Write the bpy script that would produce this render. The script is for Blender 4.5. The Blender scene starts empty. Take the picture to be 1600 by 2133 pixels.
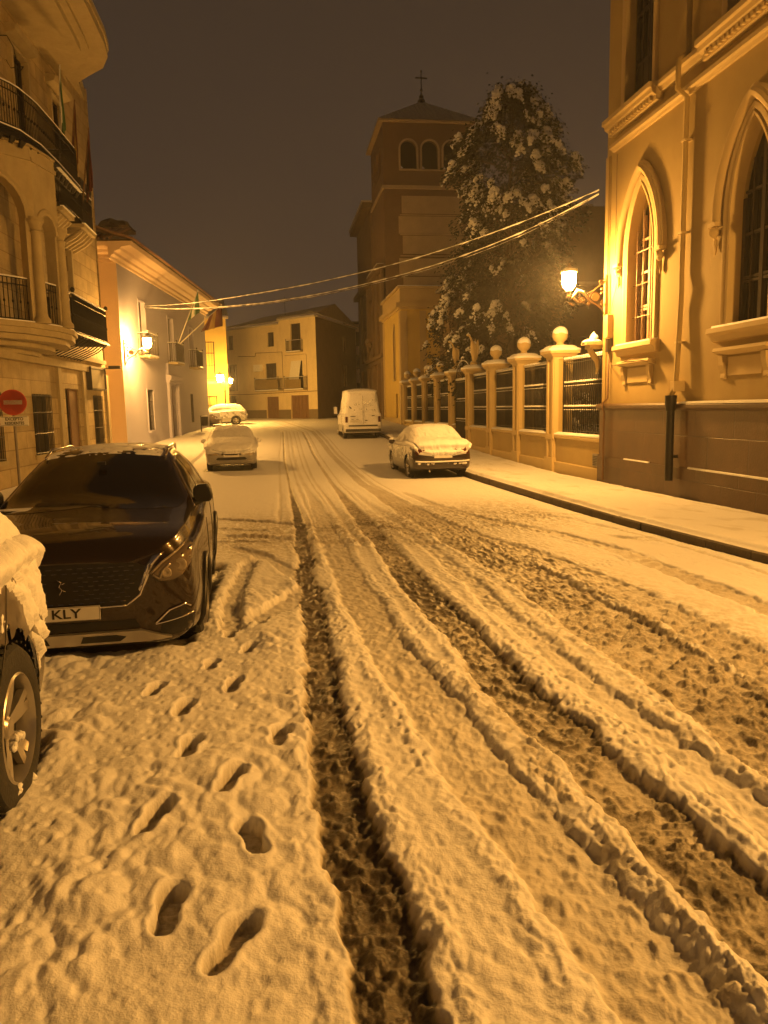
import bpy, bmesh, math, random
import numpy as np
from mathutils import Vector, Matrix
from mathutils.geometry import delaunay_2d_cdt
from mathutils.bvhtree import BVHTree
random.seed(7); RNG = np.random.default_rng(7)
scn = bpy.context.scene
COL = scn.collection
PI = math.pi

# ------------------------------------------------------------------ ground profile
HY = [0, 4, 6, 8, 12, 16, 22, 27, 33, 40, 48, 59, 66, 75, 200]
HH = [1.67, 1.76, 1.86, 1.96, 2.07, 2.12, 2.17, 2.1, 1.98, 1.65, 1.4, 1.08, .92, .85, .85]
def gz(y): return 2 - float(np.interp(y, HY, HH))

# ------------------------------------------------------------------ numpy noise
def _h(ix, iy, s):
    v = (ix.astype(np.int64) * 374761393 + iy.astype(np.int64) * 668265263 + s * 974634777) & 0xffffffff
    v = ((v ^ (v >> 13)) * 1274126177) & 0xffffffff
    v = v ^ (v >> 16)
    return (v & 0xffffff) / float(0xffffff)
def vnoise(x, y, s=0):
    ix = np.floor(x); iy = np.floor(y); fx = x - ix; fy = y - iy
    fx = fx * fx * fx * (fx * (fx * 6 - 15) + 10); fy = fy * fy * fy * (fy * (fy * 6 - 15) + 10)
    a = _h(ix, iy, s); b = _h(ix + 1, iy, s); c = _h(ix, iy + 1, s); d = _h(ix + 1, iy + 1, s)
    return (a + (b - a) * fx + (c - a) * fy + (a - b - c + d) * fx * fy) * 2 - 1
def fbm(x, y, s=0, o=3):
    t = 0; a = 1; n = 0
    for i in range(o):
        t = t + a * vnoise(x * 2 ** i + 17.3 * i, y * 2 ** i - 9.1 * i, s + i); n += a; a *= .5
    return t / n
def worley(x, y, s=0, k=None):
    ix = np.floor(x); iy = np.floor(y); m = np.full(x.shape, 9.0)
    for dx in (-1, 0, 1):
        for dy in (-1, 0, 1):
            cx = ix + dx; cy = iy + dy
            px = cx + .1 + .8 * _h(cx, cy, s + 5); py = cy + .1 + .8 * _h(cx, cy, s + 9)
            m = np.minimum(m, (px - x) ** 2 + (py - y) ** 2)
    return np.sqrt(m)
def sst(a, b, x):
    t = np.clip((x - a) / (b - a), 0, 1); return t * t * (3 - 2 * t)

# ------------------------------------------------------------------ materials
MATS = {}
def mat(name, col, rough=.8, var=.12, vs=1.5, bump=.0, bs=30, metal=0., coat=0., stain=None, stain_amt=.0, spec=.5):
    if name in MATS: return MATS[name]
    m = bpy.data.materials.new(name); m.use_nodes = True; nt = m.node_tree; N = nt.nodes; L = nt.links
    b = N['Principled BSDF']; b.inputs['Roughness'].default_value = rough; b.inputs['Metallic'].default_value = metal
    b.inputs['Coat Weight'].default_value = coat; b.inputs['Specular IOR Level'].default_value = spec
    tc = N.new('ShaderNodeTexCoord')
    n = N.new('ShaderNodeTexNoise'); n.inputs['Scale'].default_value = vs; n.inputs['Detail'].default_value = 8; n.inputs['Roughness'].default_value = .65
    L.new(tc.outputs['Object'], n.inputs['Vector'])
    r = N.new('ShaderNodeMapRange'); r.inputs[1].default_value = .25; r.inputs[2].default_value = .75
    r.inputs[3].default_value = 1 - var; r.inputs[4].default_value = 1 + var
    L.new(n.outputs['Fac'], r.inputs[0])
    mx = N.new('ShaderNodeMix'); mx.data_type = 'RGBA'; mx.blend_type = 'MULTIPLY'; mx.inputs[0].default_value = 1
    mx.inputs[6].default_value = (*col, 1)
    L.new(r.outputs[0], mx.inputs[7])
    out = mx.outputs[2]
    if stain:
        n2 = N.new('ShaderNodeTexNoise'); n2.inputs['Scale'].default_value = vs * 2.3; n2.inputs['Detail'].default_value = 9; n2.inputs['Roughness'].default_value = .7
        mp = N.new('ShaderNodeMapping'); mp.inputs['Scale'].default_value = (1, 1, .28); L.new(tc.outputs['Object'], mp.inputs[0]); L.new(mp.outputs[0], n2.inputs['Vector'])
        r2 = N.new('ShaderNodeMapRange'); r2.inputs[1].default_value = .5; r2.inputs[2].default_value = .72; r2.inputs[3].default_value = 0; r2.inputs[4].default_value = stain_amt
        L.new(n2.outputs['Fac'], r2.inputs[0])
        m2 = N.new('ShaderNodeMix'); m2.data_type = 'RGBA'; m2.inputs[7].default_value = (*stain, 1)
        L.new(r2.outputs[0], m2.inputs[0]); L.new(out, m2.inputs[6]); out = m2.outputs[2]
    L.new(out, b.inputs['Base Color'])
    if bump:
        nb = N.new('ShaderNodeTexNoise'); nb.inputs['Scale'].default_value = bs; nb.inputs['Detail'].default_value = 6
        L.new(tc.outputs['Object'], nb.inputs['Vector'])
        bp = N.new('ShaderNodeBump'); bp.inputs['Strength'].default_value = bump; bp.inputs['Distance'].default_value = .02
        L.new(nb.outputs['Fac'], bp.inputs['Height']); L.new(bp.outputs[0], b.inputs['Normal'])
    MATS[name] = m; return m
def brickmat(name, col, joint, bw, bh, axes='YZ', rough=.8, msize=.012, var=.25, offset=.5, gloss=None):
    m = mat(name, col, rough, var, 2.2, .25, 25, stain=tuple(c * .6 for c in col), stain_amt=.4)
    nt = m.node_tree; N = nt.nodes; L = nt.links; b = N['Principled BSDF']
    tc = N.new('ShaderNodeTexCoord'); sp = N.new('ShaderNodeSeparateXYZ'); cb = N.new('ShaderNodeCombineXYZ')
    L.new(tc.outputs['Object'], sp.inputs[0]); L.new(sp.outputs[axes[0]], cb.inputs[0]); L.new(sp.outputs[axes[1]], cb.inputs[1])
    br = N.new('ShaderNodeTexBrick'); br.inputs['Scale'].default_value = 1; br.inputs['Brick Width'].default_value = bw; br.inputs['Row Height'].default_value = bh
    br.inputs['Mortar Size'].default_value = msize; br.inputs['Mortar Smooth'].default_value = .3; br.offset = offset
    br.inputs['Color1'].default_value = (1, 1, 1, 1); br.inputs['Color2'].default_value = (.72, .72, .72, 1); br.inputs['Mortar'].default_value = (*[j / max(c, .01) for j, c in zip(joint, col)], 1)
    L.new(cb.outputs[0], br.inputs['Vector'])
    old = b.inputs['Base Color'].links[0].from_socket
    mx = N.new('ShaderNodeMix'); mx.data_type = 'RGBA'; mx.blend_type = 'MULTIPLY'; mx.inputs[0].default_value = 1
    L.new(old, mx.inputs[6]); L.new(br.outputs['Color'], mx.inputs[7]); L.new(mx.outputs[2], b.inputs['Base Color'])
    bp = N.new('ShaderNodeBump'); bp.inputs['Strength'].default_value = .6; bp.inputs['Distance'].default_value = .02; bp.invert = True
    L.new(br.outputs['Fac'], bp.inputs['Height'])
    ob = b.inputs['Normal'].links[0].from_socket; L.new(ob, bp.inputs['Normal']); L.new(bp.outputs[0], b.inputs['Normal'])
    return m
def emis(name, col, st):
    m = bpy.data.materials.new(name); m.use_nodes = True; b = m.node_tree.nodes['Principled BSDF']
    b.inputs['Base Color'].default_value = (*col, 1); b.inputs['Emission Color'].default_value = (*col, 1); b.inputs['Emission Strength'].default_value = st
    MATS[name] = m; return m
SNOW = mat('snow', (.83, .83, .85), .55, .05, 3, .35, 60)
OCHRE = mat('ochre_plaster', (.37, .275, .11), .85, .10, .7, .15, 40, stain=(.33, .22, .085), stain_amt=.55)
OCHRE2 = mat('pale_ochre_trim', (.50, .385, .19), .8, .06, 2, .1, 40)
CREAM = mat('cream_plaster', (.66, .55, .33), .85, .08, 1, .15, 40, stain=(.45, .36, .2), stain_amt=.5)
YEL = mat('yellow_plaster', (.62, .46, .13), .85, .08, 1, .1, 30, stain=(.45, .32, .1), stain_amt=.3)
LILAC = mat('pale_blue_plaster', (.46, .45, .58), .85, .05, .8, .1, 30, stain=(.30, .33, .46), stain_amt=.3)
PINKW = mat('salmon_plaster', (.72, .56, .40), .85, .05, 1, .05, 30)
STONE = mat('warm_stone', (.40, .33, .19), .85, .15, 2, .3, 25, stain=(.3, .24, .15), stain_amt=.5)
PLINTH = brickmat('brown_stone_plinth', (.088, .044, .017), (.06, .035, .02), 1.35, 1.28, rough=.5, msize=.012, offset=.35)
PLINTH2 = brickmat('brown_stone_base', (.082, .043, .018), (.06, .035, .02), 1.1, .36, rough=.55)
RUST = brickmat('rusticated_stone', (.46, .36, .19), (.26, .19, .1), 1.4, .5, rough=.8, msize=.015)
DARKWIN = mat('dark_window_wood', (.022, .013, .008), .5, .2, 5)
BROWNFR = mat('brown_window_frame', (.26, .17, .10), .55, .15, 5)
GLASS = mat('dark_glass', (.012, .009, .007), .08, .0, 1, spec=.6)
IRON = mat('black_iron', (.015, .013, .012), .45, .2, 6, .1, 40, metal=.5)
BRONZE = mat('lamp_bronze', (.16, .09, .04), .45, .2, 8, metal=.5)
WOOD = mat('brown_wood', (.16, .085, .035), .6, .25, 3, .2, 20)
TILE = mat('roof_tile', (.30, .17, .09), .85, .3, 4, .3, 20)
DARKSTONE = mat('dark_church_stone', (.17, .115, .065), .9, .2, 1.2, .3, 12, stain=(.1, .07, .04), stain_amt=.5)
TOWER = mat('tower_brick', (.21, .135, .075), .9, .15, 1.2, .3, 14, stain=(.17, .11, .06), stain_amt=.4)
TPANEL = mat('tower_plaster_panel', (.50, .39, .24), .9, .12, 1.5, .1, 14)
RUBBER = mat('tyre_rubber', (.018, .017, .016), .7, .15, 10, .2, 60)
ALLOY = mat('alloy_rim', (.45, .42, .38), .3, .08, 8, metal=.8)
CHROME = mat('chrome_trim', (.75, .72, .68), .12, 0, 1, metal=1.)
BLACKPL = mat('black_plastic', (.012, .011, .010), .45, .1, 8)
SUVP = mat('dark_bronze_paint', (.035, .022, .012), .22, .08, 3, coat=.7, metal=.45)
GREYP = mat('grey_brown_paint', (.10, .075, .05), .3, .08, 3, coat=.6, metal=.4)
SILVERP = mat('silver_paint', (.36, .34, .31), .3, .05, 3, coat=.5, metal=.4)
WHITEP = mat('white_paint', (.72, .71, .68), .35, .04, 3, coat=.5)
DARKP = mat('dark_red_paint', (.020, .010, .008), .3, .05, 3, coat=.5)
PLATE = mat('number_plate_white', (.62, .6, .56), .4, .02, 5)
LAMPCL = mat('clear_lamp_lens', (.32, .27, .2), .12, .1, 12, spec=.7)
LAMPRED = mat('red_lamp_lens', (.07, .01, .008), .2, .1, 12)
LEAF = mat('dark_conifer_leaf', (.020, .024, .011), .8, .3, 3)
BARK = mat('bark', (.07, .045, .025), .9, .3, 4, .5, 15)
SIGNRED = mat('sign_red', (.50, .05, .025), .5, .04, 4)
SIGNWH = mat('sign_white', (.7, .68, .62), .5, .04, 4)
INK = mat('ink_black', (.02, .016, .014), .6, 0, 1)
GALV = mat('galvanised_steel', (.22, .19, .16), .5, .15, 8, metal=.4)
FLAGR = mat('flag_red_cloth', (.10, .02, .012), .9, .1, 4)
FLAGY = mat('flag_yellow_cloth', (.28, .18, .04), .9, .1, 4)
FLAGG = mat('flag_green_cloth', (.05, .13, .05), .9, .1, 4)
KERBM = mat('kerb_stone', (.075, .055, .035), .75, .3, 3, .4, 20)
ASPH = mat('asphalt', (.05, .045, .04), .8, .2, 5, .3, 40)
GLOW = emis('sodium_lamp_glow', (1, .475, .096), 1850)
GLOW2 = emis('added_lantern_glow', (1, .475, .096), 2050)  # glow of the unseen lantern added for the foreground
GLOW3 = emis('small_lamp_glow', (1, .495, .09), 1100)
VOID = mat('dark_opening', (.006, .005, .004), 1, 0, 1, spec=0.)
BLUEGLOW = emis('blue_white_lit_window', (.26, .33, .75), .32)

# ------------------------------------------------------------------ mesh builder
class MB:
    def __init__(s, T=None): s.v = []; s.f = []; s.m = []; s.T = T; s.mi = 0
    def add(s, vs, fs, raw=False):
        b = len(s.v)
        s.v += [tuple(s.T(*p)) if (s.T and not raw) else tuple(p) for p in vs]
        s.f += [tuple(b + i for i in f) for f in fs]; s.m += [s.mi] * len(fs)
        return s
    def box(s, a0, a1, b0, b1, c0, c1):
        vs = [(x, y, z) for x in (a0, a1) for y in (b0, b1) for z in (c0, c1)]
        return s.add(vs, [(0, 1, 3, 2), (4, 6, 7, 5), (0, 4, 5, 1), (2, 3, 7, 6), (0, 2, 6, 4), (1, 5, 7, 3)])
    def prism(s, poly, lo, hi, ax=2):
        n = len(poly)
        def P(p, h): return (p[0], p[1], h) if ax == 2 else ((p[0], h, p[1]) if ax == 1 else (h, p[0], p[1]))
        vs = [P(p, lo) for p in poly] + [P(p, hi) for p in poly]
        fs = [tuple(range(n)), tuple(range(2 * n - 1, n - 1, -1))] + [(i, (i + 1) % n, n + (i + 1) % n, n + i) for i in range(n)]
        return s.add(vs, fs)
    def tube(s, pts, r, n=8, cap=True):
        P = [Vector(s.T(*p)) if s.T else Vector(p) for p in pts]
        rs = r if isinstance(r, (list, tuple)) else [r] * len(P)
        vs = []; up = None
        for i, p in enumerate(P):
            d = (P[min(i + 1, len(P) - 1)] - P[max(i - 1, 0)])
            if d.length < 1e-9: d = Vector((0, 0, 1))
            d.normalize()
            if up is None: up = Vector((0, 0, 1)) if abs(d.z) < .9 else Vector((1, 0, 0))
            a = d.cross(up)
            if a.length < 1e-4: a = d.cross(Vector((1, .3, 0)))
            a.normalize(); b = a.cross(d); up = b
            for k in range(n):
                t = 2 * PI * k / n; vs.append(p + (a * math.cos(t) + b * math.sin(t)) * rs[i])
        fs = [(i * n + k, i * n + (k + 1) % n, (i + 1) * n + (k + 1) % n, (i + 1) * n + k) for i in range(len(P) - 1) for k in range(n)]
        if cap: fs += [tuple(range(n)), tuple(range((len(P) - 1) * n, len(P) * n))]
        return s.add(vs, fs, True)
    def lathe(s, prof, c, n=20, ax='z', cap=True):
        vs = []
        for r, h in prof:
            for k in range(n):
                t = 2 * PI * k / n; x, y = max(r, 1e-4) * math.cos(t), max(r, 1e-4) * math.sin(t)
                q = (x, y, h) if ax == 'z' else ((h, x, y) if ax == 'x' else (x, h, y))
                vs.append((c[0] + q[0], c[1] + q[1], c[2] + q[2]))
        m = len(prof)
        fs = [(i * n + k, i * n + (k + 1) % n, (i + 1) * n + (k + 1) % n, (i + 1) * n + k) for i in range(m - 1) for k in range(n)]
        if cap: fs += [tuple(range(n)), tuple(range((m - 1) * n, m * n))]
        return s.add(vs, fs)
    def blob(s, c, rx, ry, rz, seed=0, n=10, m=7, amp=.2, half=False):
        rr = random.Random(seed); vs = []; 
        ph = [rr.uniform(0, 6.28) for _ in range(6)]
        for i in range(m + 1):
            a = -PI / 2 + PI * i / m
            if half: a = -.25 + (PI / 2 + .25) * i / m
            for k in range(n):
                t = 2 * PI * k / n
                q = 1 + amp * (math.sin(2 * t + ph[0] + a) * .5 + math.sin(3 * t + ph[1]) * .4 + math.sin(5 * t + ph[2] + 2 * a) * .3 + math.sin(4 * a + ph[3]) * .3)
                vs.append((c[0] + rx * q * math.cos(a) * math.cos(t), c[1] + ry * q * math.cos(a) * math.sin(t), c[2] + rz * q * math.sin(a)))
        fs = [(i * n + k, i * n + (k + 1) % n, (i + 1) * n + (k + 1) % n, (i + 1) * n + k) for i in range(m) for k in range(n)]
        fs += [tuple(range(n)), tuple(range(m * n, (m + 1) * n))]
        return s.add(vs, fs)
    def sweep(s, path, prof, closed=False):
        """path (u,z) in facade plane; prof list of (r_out, o) around; T maps (u,o,z)"""
        n = len(path); k = len(prof); vs = []
        for i, p in enumerate(path):
            a = path[(i - 1) % n] if (i > 0 or closed) else p; b = path[(i + 1) % n] if (i < n - 1 or closed) else p
            dx, dz = b[0] - a[0], b[1] - a[1]; l = math.hypot(dx, dz) or 1; nx, nz = -dz / l, dx / l
            for r, o in prof: vs.append((p[0] + nx * r, o, p[1] + nz * r))
        fs = [(i * k + j, i * k + (j + 1) % k, ((i + 1) % n) * k + (j + 1) % k, ((i + 1) % n) * k + j) for i in range(n if closed else n - 1) for j in range(k)]
        if not closed: fs += [tuple(range(k)), tuple(range((n - 1) * k, n * k))]
        return s.add(vs, fs)
    def cdt(s, outer, holes, o, reveal=0, T2=None):
        """planar wall (u,z) at offset o with holes; reveals go to o-reveal"""
        pts = [Vector(p) for p in outer]; loops = [list(range(len(outer)))]; nf = len(pts)
        for h in holes:
            loops.append(list(range(nf, nf + len(h)))); pts += [Vector(p) for p in h]; nf += len(h)
        ed = [(l[i], l[(i + 1) % len(l)]) for l in loops for i in range(len(l))]
        V, _, Fc, *_r = delaunay_2d_cdt(pts, ed, [], 0, 1e-5)
        def inside(p, poly):
            c = False; n = len(poly); j = n - 1
            for i in range(n):
                if (poly[i][1] > p[1]) != (poly[j][1] > p[1]) and p[0] < (poly[j][0] - poly[i][0]) * (p[1] - poly[i][1]) / (poly[j][1] - poly[i][1]) + poly[i][0]: c = not c
                j = i
            return c
        fs = []
        for f in Fc:
            c = sum((V[i] for i in f), Vector((0, 0))) / len(f)
            if inside(c, outer) and not any(inside(c, h) for h in holes): fs.append(tuple(f))
        s.add([(v[0], o, v[1]) for v in V], fs)
        if reveal:
            for h in holes:
                n = len(h)
                s.add([(p[0], o, p[1]) for p in h] + [(p[0], o - reveal, p[1]) for p in h], [(i, (i + 1) % n, n + (i + 1) % n, n + i) for i in range(n)])
        return s

def link(name, mb, mats, parent=None, label=None, smooth=False, recalc=True, kind=None, autos=None, bevel=0, at=None):
    if not isinstance(mats, (list, tuple)): mats = [mats]
    me = bpy.data.meshes.new(name)
    off = parent.get('_o', (0, 0, 0)) if parent else (0, 0, 0)
    if at: off = at
    vs = [(p[0] - off[0], p[1] - off[1], p[2] - off[2]) for p in mb.v]
    me.from_pydata(vs, [], mb.f)
    for m in mats: me.materials.append(m)
    if len(mats) > 1: me.polygons.foreach_set('material_index', mb.m)
    if recalc:
        bm = bmesh.new(); bm.from_mesh(me); bmesh.ops.recalc_face_normals(bm, faces=bm.faces); bm.to_mesh(me); bm.free()
    if smooth: me.polygons.foreach_set('use_smooth', [True] * len(me.polygons))
    if autos: me.set_sharp_from_angle(angle=math.radians(autos))
    me.update()
    o = bpy.data.objects.new(name, me); COL.objects.link(o)
    if at: o.location = at
    if parent: o.parent = parent
    o['_o'] = list(off)
    if label: o['label'] = label
    if kind: o['kind'] = kind
    if bevel:
        b = o.modifiers.new('bevel', 'BEVEL'); b.width = bevel; b.segments = 2; b.limit_method = 'ANGLE'
    return o
def thing(name, label, cat, loc=(0, 0, 0), group=None, local=False, rz=0):
    o = bpy.data.objects.new(name, None); COL.objects.link(o); o.location = loc; o.rotation_euler = (0, 0, rz)
    o.empty_display_size = .2
    o['label'] = label; o['category'] = cat; o['_o'] = [0, 0, 0] if local else list(loc)
    if group: o['group'] = group
    return o
def tag(o, label, cat, group=None):
    o['label'] = label; o['category'] = cat
    if group: o['group'] = group
    return o
def dup(r, loc, rz=None, label=None, group=None):
    c = r.copy(); COL.objects.link(c); c.location = loc
    if rz is not None: c.rotation_euler = (0, 0, rz)
    if label: c['label'] = label
    if group: c['group'] = group
    for ch in list(r.children):
        d = ch.copy(); COL.objects.link(d); d.parent = c
        for g in list(ch.children):
            e = g.copy(); COL.objects.link(e); e.parent = d
    return c
class Fr:
    def __init__(s, P, d, side=1):
        l = math.hypot(*d); s.P = P; s.d = (d[0] / l, d[1] / l); s.n = (s.d[1] * side, -s.d[0] * side)
    def __call__(s, u, o, z): return (s.P[0] + s.d[0] * u + s.n[0] * o, s.P[1] + s.d[1] * u + s.n[1] * o, z)
def U(h): return (h[0][0], h[1][0], h[0][1], h[2][1])
def rect(u0, u1, z0, z1): return [(u0, z0), (u1, z0), (u1, z1), (u0, z1)]
def lancet(uc, a, z0, zs, za, n=10):
    h = za - zs; R = (a * a + h * h) / (2 * a); R = max(R, a)
    th = math.atan2(h, R - a) if R > a else PI / 2
    pts = [(uc + a, z0)]
    for i in range(n + 1):
        t = th * i / n; pts.append((uc + a - R + R * math.cos(t), zs + R * math.sin(t)))
    for i in range(n, -1, -1):
        t = th * i / n; pts.append((uc - a + R - R * math.cos(t), zs + R * math.sin(t)))
    out = [pts[0]]
    for p in pts[1:]:
        if math.hypot(p[0] - out[-1][0], p[1] - out[-1][1]) > 1e-3: out.append(p)
    out.append((uc - a, z0)); return out
def rarch(uc, a, z0, zs, n=12): return [(uc + a, z0)] + [(uc + a * math.cos(PI * i / n), zs + a * math.sin(PI * i / n)) for i in range(n + 1)] + [(uc - a, z0)]

# ------------------------------------------------------------------ snowy road height field
TRK = [  # polyline (x, y), half width, strength, slush, tread
 ([(.27, 1.0), (.26, 1.92), (.25, 2.42), (.22, 2.9), (.22, 3.56), (.24, 4.58), (.23, 5.67), (.25, 7.44), (.29, 9.78), (.32, 13.2), (.28, 20.7), (.22, 30.5), (.33, 47.7), (-1.8, 62)], .125, .95, 1.0, .3),
 ([(1.04, 1.0), (1.04, 1.79), (1.03, 2.12), (.99, 2.56), (.92, 3.0), (.87, 3.66), (.83, 4.21), (.78, 4.94), (.73, 6.15), (.74, 8.07), (.77, 10.9), (.75, 16.1), (.62, 26.5), (.72, 47.6), (-1.4, 62)], .185, .74, .27, .1),
 ([(1.53, 1.0), (1.5, 1.85), (1.49, 2.06), (1.47, 2.64), (1.44, 3.09), (1.42, 3.75), (1.38, 4.53), (1.39, 5.83), (1.42, 7.62), (1.45, 9.84), (1.48, 13.5), (1.47, 20.2), (1.48, 32.4), (1.5, 47), (-.4, 62)], .175, .92, .80, 1.),
 ([(1.86, 1.0), (1.90, 2.57), (1.91, 3.01), (1.9, 3.53), (1.87, 4.25), (1.88, 5.29), (1.96, 7.0), (2.04, 9.28), (2.03, 12.1), (1.9, 16), (1.7, 24), (1.75, 47), (0, 62)], .11, .58, .2, .1),
 ([(2.47, 1.0), (2.49, 3.54), (2.52, 4.58), (2.65, 6.03), (2.71, 7.81), (2.74, 10.3), (2.6, 13.8), (2.3, 21.2), (2.2, 34), (2.1, 47), (.4, 62)], .34, .72, .62, .4),
 ([(3.1, 1.0), (3.1, 3.5), (3.15, 4.73), (3.25, 5.69), (3.36, 7.1), (3.34, 8.93), (3.1, 10.5), (2.75, 13), (2.6, 17), (2.5, 25), (2.4, 48), (.9, 62)], .20, .58, .5, .5),
 ([(4.3, 3.0), (4.15, 5.78), (4.29, 7.38), (4.43, 9.4), (4.2, 11.4), (3.6, 13.5), (3.2, 16), (3.0, 19)], .15, .62, .46, .4),
 ([(5.0, 5), (5.3, 8.7), (5.3, 10.5), (5.11, 12.7), (4.5, 15)], .05, .5, .35, .3),
 ([(-.02, 14.2), (0.0, 19.5), (.02, 30.6), (.2, 47.6), (-2, 62)], .05, .6, .3, .0),
 ([(.62, 11), (.55, 16), (.50, 24), (.42, 34), (.5, 47), (-1.6, 62)], .045, .6, .3, .0),
 ([(1.15, 11), (1.10, 16), (1.0, 24), (1.05, 34), (1.15, 47), (-.9, 62)], .05, .65, .4, .0),
 ([(-.47, 6.4), (-.52, 7.4), (-.50, 8.97), (-.43, 10.0), (-.2, 10.6)], .10, .8, .25, .8),
]
XTR = [  # tracks across the street, y as a function of x
 ([(-1.2, 14.7), (.93, 13.05), (2.1, 12.7), (3.36, 12.6), (4.2, 11.9), (5.2, 10.2)], .13, .75, .60),
 ([(-.9, 12.45), (.81, 11.5), (1.85, 11.1), (2.8, 10.5), (3.5, 9.3)], .14, .8, .62),
 ([(2.6, 15.3), (2.98, 14.9), (4.22, 14.1), (5.2, 12.8)], .07, .6, .5),
 ([(2.6, 15.8), (3.2, 15.3), (4.4, 14.5), (5.4, 13.2)], .06, .6, .45),
 ([(-1.1, 13.4), (0, 12.6), (1.0, 12.3), (2.0, 11.9), (3.2, 11.0)], .05, .7, .5),
 ([(-1.1, 11.9), (.3, 11.3), (1.4, 11.7), (2.6, 12.3), (3.8, 12.3)], .06, .7, .5),
 ([(-.7, 6.15), (-.2, 6.9), (.1, 7.6), (.3, 8.6)], .12, .7, .2),
 ([(-.75, 11.2), (-.2, 10.2), (.1, 9.0), (.35, 7.6)], .10, .6, .2),
]
FEET = [(-.20, 2.24, .42), (-.42, 2.44, .05), (-.16, 2.86, -.25), (-.56, 3.08, .22), (-.27, 3.38, .25), (-.50, 3.78, .10), (-.05, 3.88, .15), (-.60, 4.38, .12), (-.34, 4.75, .1), (-.52, 5.25, .05), (-.28, 5.65, .15), (-.45, 6.15, 0), (-.20, 6.55, .1), (-.82, 4.75, .1)]
CARS_XY = [(-1.56, 5.75, 9.9, .84), (-2.05, -.1, 4.2, .84), (-1.72, 26.6, 31, .85), (4.72, 22.4, 26.7, .84), (4.32, 40.1, 45, .95)]
def hfield(X, Y):
    g = np.interp(Y, HY, HH); g = 2 - g
    # smooth the kinks of the profile
    g = 2 - (np.interp(Y - .8, HY, HH) + np.interp(Y, HY, HH) + np.interp(Y + .8, HY, HH)) / 3
    near = 1 - sst(9, 26, Y)
    D = (.056 + .024 * sst(.1, -.3, X)) * (.55 + .45 * near) + .012 * fbm(X * .9, Y * .9, 3)
    t1 = np.interp(Y, [p[1] for p in TRK[0][0]], [p[0] for p in TRK[0][0]])
    left = 1 - sst(-.14, .0, X - t1 + .05 * vnoise(Y * 3, X * 2, 44)); leftn = left * (1 - sst(6, 11, Y))
    wx = X + .07 * fbm(X * 4, Y * 4, 11, 2); wy = Y + .07 * fbm(X * 4 + 5, Y * 4, 12, 2)
    w1 = worley((wx * .85 + wy * .5) * 7.6, (wy * .85 - wx * .5) * 5.0, 1)
    w2 = worley(wx * 15, wy * 10.5, 2)
    w3 = worley(wx * 33, wy * 29, 4)
    lump = np.clip(1 - w1 * 1.05, 0, 1) ** .7
    big = fbm(X * 2.3, Y * 1.6, 21, 3)
    patch = sst(-.35, .35, fbm(X * 1.6 + 3, Y * 1.2, 31, 2))
    pit = sst(.30, .0, worley(X * 11, Y * 8, 77))
    calm = 1 - .5 * sst(-.75, -.45, X) * (1 - sst(3.2, 4.4, Y)); H = D + leftn * calm * (.058 * (lump - .35) * (.30 + .70 * patch) + .027 * (np.clip(1 - w2 * 1.15, 0, 1) ** .6 - .5) * (.12 + .88 * patch) * (.35 + .65 * sst(-.3, .3, fbm(X * .9 + 7, Y * .8, 131, 2))) + .030 * big - .010 * pit)
    mid = (1 - left) * near
    H += mid * (.008 * big + .010 * (.5 - w2) * patch) - .022 * pit * near * sst(.1, .6, fbm(X * 1.8, Y * 1.5, 61, 2)) * (1 - leftn)
    H += .0035 * fbm(X * 40, Y * 40, 8, 2) * near + .004 * fbm(X * 5, Y * 3, 9, 3)
    S = np.zeros_like(X)
    crumbs = (.5 - w3) * .6 + (.5 - w2) * .7
    grain = fbm(X * 46, Y * 46, 71, 3); grain2 = fbm(X * 17, Y * 12, 73, 3); longn = fbm(X * 26, Y * 1.6, 75, 3)
    edge = .035 * fbm(X * 7, Y * 7, 51, 3) + .018 * fbm(X * 26, Y * 26, 55, 2)
    def cut(dist, w, st, sl, tread, valid, along, dsgn, side):
        nonlocal H, S
        fade = valid
        soft = .03 + .012 * (1 - near)
        m = (1 - sst(w - soft, w + .012, dist + edge * (.4 + .6 * near))) * fade
        rdg = np.exp(-((dist - w - .065 + edge * .5) / .045) ** 2) * fade
        H = H + rdg * near * (.012 * st) * (1 + 1.9 * crumbs + .9 * vnoise(along * 5, side * 3 + X * 0, 91)) * (1 - .45 * leftn)
        rg = .30 + .85 * sl; floor = .008 + .062 * (1 - st) + .006 * grain * near * rg + .008 * grain2 * near * rg + .003 * longn * near
        if tread: floor = floor + tread * near * .009 * sst(-.3, .6, np.sin(along * 2 * PI / .055 + 3.0 * dsgn / w + 4.5 * grain2)) * sst(-.35, .35, fbm(X * 3, Y * 2.2, 99, 2)) + .010 * grain2 * near
        H = H * (1 - m) + np.minimum(H, floor + .014 * np.clip(grain2, 0, 1) * near * rg) * m
        v = np.clip(sl * (.88 + .30 * grain2 + .22 * grain + .30 * fbm(X * 1.5, Y * 1.1, 95, 2)), 0, 1)
        S = np.maximum(S, m * v)
    for i, (pl, w, st, sl, tr) in enumerate(TRK):
        ys = [p[1] for p in pl]; xs = [p[0] for p in pl]
        xt = np.interp(Y, ys, xs) + .03 * vnoise(Y * .9, Y * 0 + i, 33) * near
        val = sst(ys[0] - .3, ys[0] + .1, Y) * (1 - sst(ys[-1] - .8, ys[-1], Y))
        far = sst(12, 22, Y)
        ww = w * (1 - .62 * far) * (1 + .15 * fbm(Y * 1.3, Y * 0 + i, 35)) if w > .1 else w
        cut(np.abs(X - xt), ww, st, sl * (1 - .40 * far), tr, val, Y, X - xt, i)
        if w > .12 and i < 6:     # twin rut beyond the crossing
            cut(np.abs(X - xt - .22), .035, .6, .32, 0, val * far, Y, X - xt, i + 40)
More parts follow.
